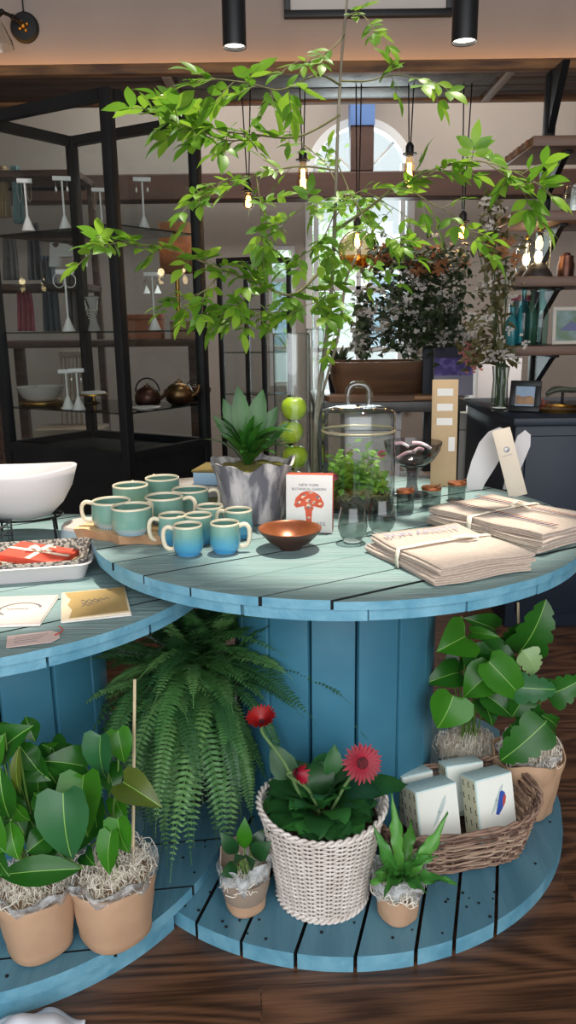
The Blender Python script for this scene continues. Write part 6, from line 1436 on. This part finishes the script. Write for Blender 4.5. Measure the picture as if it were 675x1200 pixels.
wb2 = thing('sunlit_patch_pedestal', 'white pedestal standing in for a sunlit patch behind the counter, below the lowest walnut shelf', 'pedestal', (1.12, 4.25, 0)); xa, xb = P(566, 440, 4.3).x, P(619, 440, 4.3).x  # pedestal added in place of a sunlit wall patch
MB().rbox(xa, xb, 4.42, 4.72, 0, P(590, 412, 4.42).z, .006).build('body', white_ceramic, wb2, smooth=30); MB().rbox(xa-.015, xb+.015, 4.405, 4.735, P(590, 412, 4.42).z, P(590, 408, 4.42).z, .004).build('cap', white_ceramic, wb2, smooth=30)
# bouquets
def vase_bouquet(px, Y, z, vh, vr, lab_v, lab_b, blobs, nst, flower_mats, leaf_mat, nleaf, nflow, fsz, lsz):
    c = onshelf(px, Y, z); v = thing('glass_vase', lab_v, 'vase', c, 'vases on the counter')
    MB().shell([(0, .003), (vr*.9, .003), (vr, .01), (vr*.85, vh*.7), (vr, vh), (vr*.96, vh), (vr*.8, vh*.7), (vr*.92, .012), (0, .012)], c, 32).build('body', clear_glass, v, smooth=60); MB().lathe([(0, 0), (vr*.9, 0), (vr*.92, .003), (0, .003)], c, 28).build('bottom', clear_glass, v)
    b = thing('bouquet', lab_b, 'bouquet', c+V((0, 0, .014)), 'bouquets on the counter')
    st = MB(); lm = MB(); fms = [MB() for _ in flower_mats]
    for k in range(nst):
        w = random.choice(blobs); e = P(w[0]+random.gauss(0, w[2]*.5), w[1]+random.gauss(0, w[3]*.5), Y+random.gauss(0, .05))
        s0 = c+V((random.uniform(-.6, .6)*vr, random.uniform(-.6, .6)*vr, .02)); n0_ = c+V((random.uniform(-.6, .6)*vr, random.uniform(-.6, .6)*vr, vh)); st.tube(spline([s0, n0_, (n0_+e)/2+V((0, 0, .04)), e], 4), .0022, 4, caps=False)
    for k in range(nleaf):
        w = random.choice(blobs); e = P(w[0]+random.gauss(0, w[2]*.52), w[1]+random.gauss(0, w[3]*.52), Y+random.gauss(0, .12))
        if e.y > 4.3 or e.z < z+.02 or (e.x > .85 and e.y > 3.25) or (e.x < .62 and e.z < CZt+.20): continue
        d = V((random.gauss(0, 1), random.gauss(-.2, 1), random.gauss(0, .8))).normalized(); leaf(lm, e, e+d*lsz*random.uniform(.6, 1.1), lsz*.5, (random.gauss(0, .4), -.5, 1))
    heads = []
    for k in range(nflow):
        w = random.choice(blobs); mi = w[4] if len(w) > 4 else 0
        e = P(w[0]+random.gauss(0, w[2]*.5), w[1]+random.gauss(0, w[3]*.5), Y-.06+random.gauss(0, .10))
        if e.z < z+.05 or (e.x > .85 and e.y > 3.25) or (e.x < .62 and e.z < CZt+.20): continue
        fm_ = fms[0] if mi == 0 else MB()
        if mi: heads.append((mi, fm_))
        for j in range(random.randint(6, 10) if mi == 0 else 12):
            p = e+V((random.gauss(0, .013), random.gauss(0, .010), random.gauss(0, .008))); r = fsz*random.uniform(.6, 1.1)
            for t in range(4):
                a = t*PI/2+random.random(); leaf(fm_, p, p+V((math.cos(a), -.3, math.sin(a)*.8))*r, r*.8, (0, -1, .4), OVAL, .1, .05)
    st.build('stems', M('bouquet_stem', '4a5a38', rough=.7), b); lm.build('leaves', leaf_mat, b, smooth=60)
    for f, (nm, mt) in zip(fms, flower_mats):
        if f.v: f.build(nm, mt, b, smooth=60)
    for mi, f in heads: f.build('flower_head', flower_mats[mi][1], b, smooth=60, label=flower_mats[mi][0].replace('_flowers', '')+' coloured flower head')
dkleaf = M('dark_bouquet_leaf', '2b3a25', '3d4e2e', scale=9, rough=.5, transl=.2)
vase_bouquet(545, 3.80, CZt, .2, .05, 'clear vase holding the big white bouquet', 'big airy bouquet of small white flowers with rust tops on the counter',
    [(480, 340, 40, 40, 0), (520, 365, 50, 45, 0), (500, 395, 40, 30, 0), (545, 345, 45, 45, 0), (560, 390, 30, 35, 0), (465, 375, 30, 35, 0), (455, 302, 22, 12, 1), (497, 305, 34, 12, 1), (525, 310, 30, 14, 1), (425, 385, 10, 40, 0)], 60,
    [('white_flowers', M('white_petals', 'c9c4bd', 'b5aea6', scale=9, rough=.7, transl=.3)), ('rust_flowers', M('rust_petals', 'b07a4e', '8f6040', scale=9, rough=.8, transl=.3))], dkleaf, 2600, 260, .011, .055)
c5 = 581
vase_bouquet(572, 3.50, NZ-.0, .16, .035, 'slim clear vase beside the white pedestal', 'loose olive and rust bouquet hanging round the walnut shelf ends',
    [(585, 290, 26, 26, 1), (578, 255, 14, 36, 0), (590, 330, 26, 30, 0), (575, 370, 20, 40, 0), (590, 410, 22, 18, 0), (560, 410, 16, 20, 2)], 26,
    [('white_flowers', MATS['white_petals']), ('rust_flowers', MATS['rust_petals']), ('pink_flowers', M('dusty_pink', 'b5716a', 'a05c58', scale=9, rough=.7))], M('olive_bouquet_leaf', '4c4c2c', '5f5a34', scale=9, rough=.5, transl=.2), 420, 60, .010, .055) if False else None
nv = onshelf(596, 3.30, NZ)
vase_bouquet(594, 3.16, NZ, .18, .035, 'slim clear vase at the left end of the navy cabinet', 'loose olive and rust bouquet at the walnut shelf ends',
    [(582, 292, 26, 24, 1), (576, 255, 12, 34, 0), (586, 335, 24, 30, 0), (572, 375, 20, 36, 0), (585, 415, 22, 16, 0), (556, 415, 14, 16, 2)], 26,
    [('white_flowers', MATS['white_petals']), ('rust_flowers', MATS['rust_petals']), ('pink_flowers', M('dusty_pink', 'b5716a', 'a05c58', scale=9, rough=.7))], M('olive_bouquet_leaf', '4c4c2c', '5f5a34', scale=9, rough=.5, transl=.2), 420, 60, .010, .05)
# small dark plant and hanging string of pale flowers left of the trough
pc2 = onshelf(398, 4.15, CZt); pp_ = thing('potted_plant', 'small dark spiky plant on the counter by the window', 'plant', pc2)
MB().lathe([(0, 0), (.05, 0), (.065, .1), (.058, .1), (0, .09)], pc2, 28).build('pot', black_metal, pp_, smooth=40); m = MB()
for k in range(30):
    a = random.uniform(0, 2*PI); el = random.uniform(.3, 1.4); d = V((math.cos(a)*math.cos(el), math.sin(a)*math.cos(el), math.sin(el))); leaf(m, pc2+V((0, 0, .09)), pc2+V((0, 0, .09))+d*random.uniform(.12, .2), .03, (-d.x, -d.y, 1), LANCE, .2, .1)
m.build('leaves', dkleaf, pp_, smooth=60)
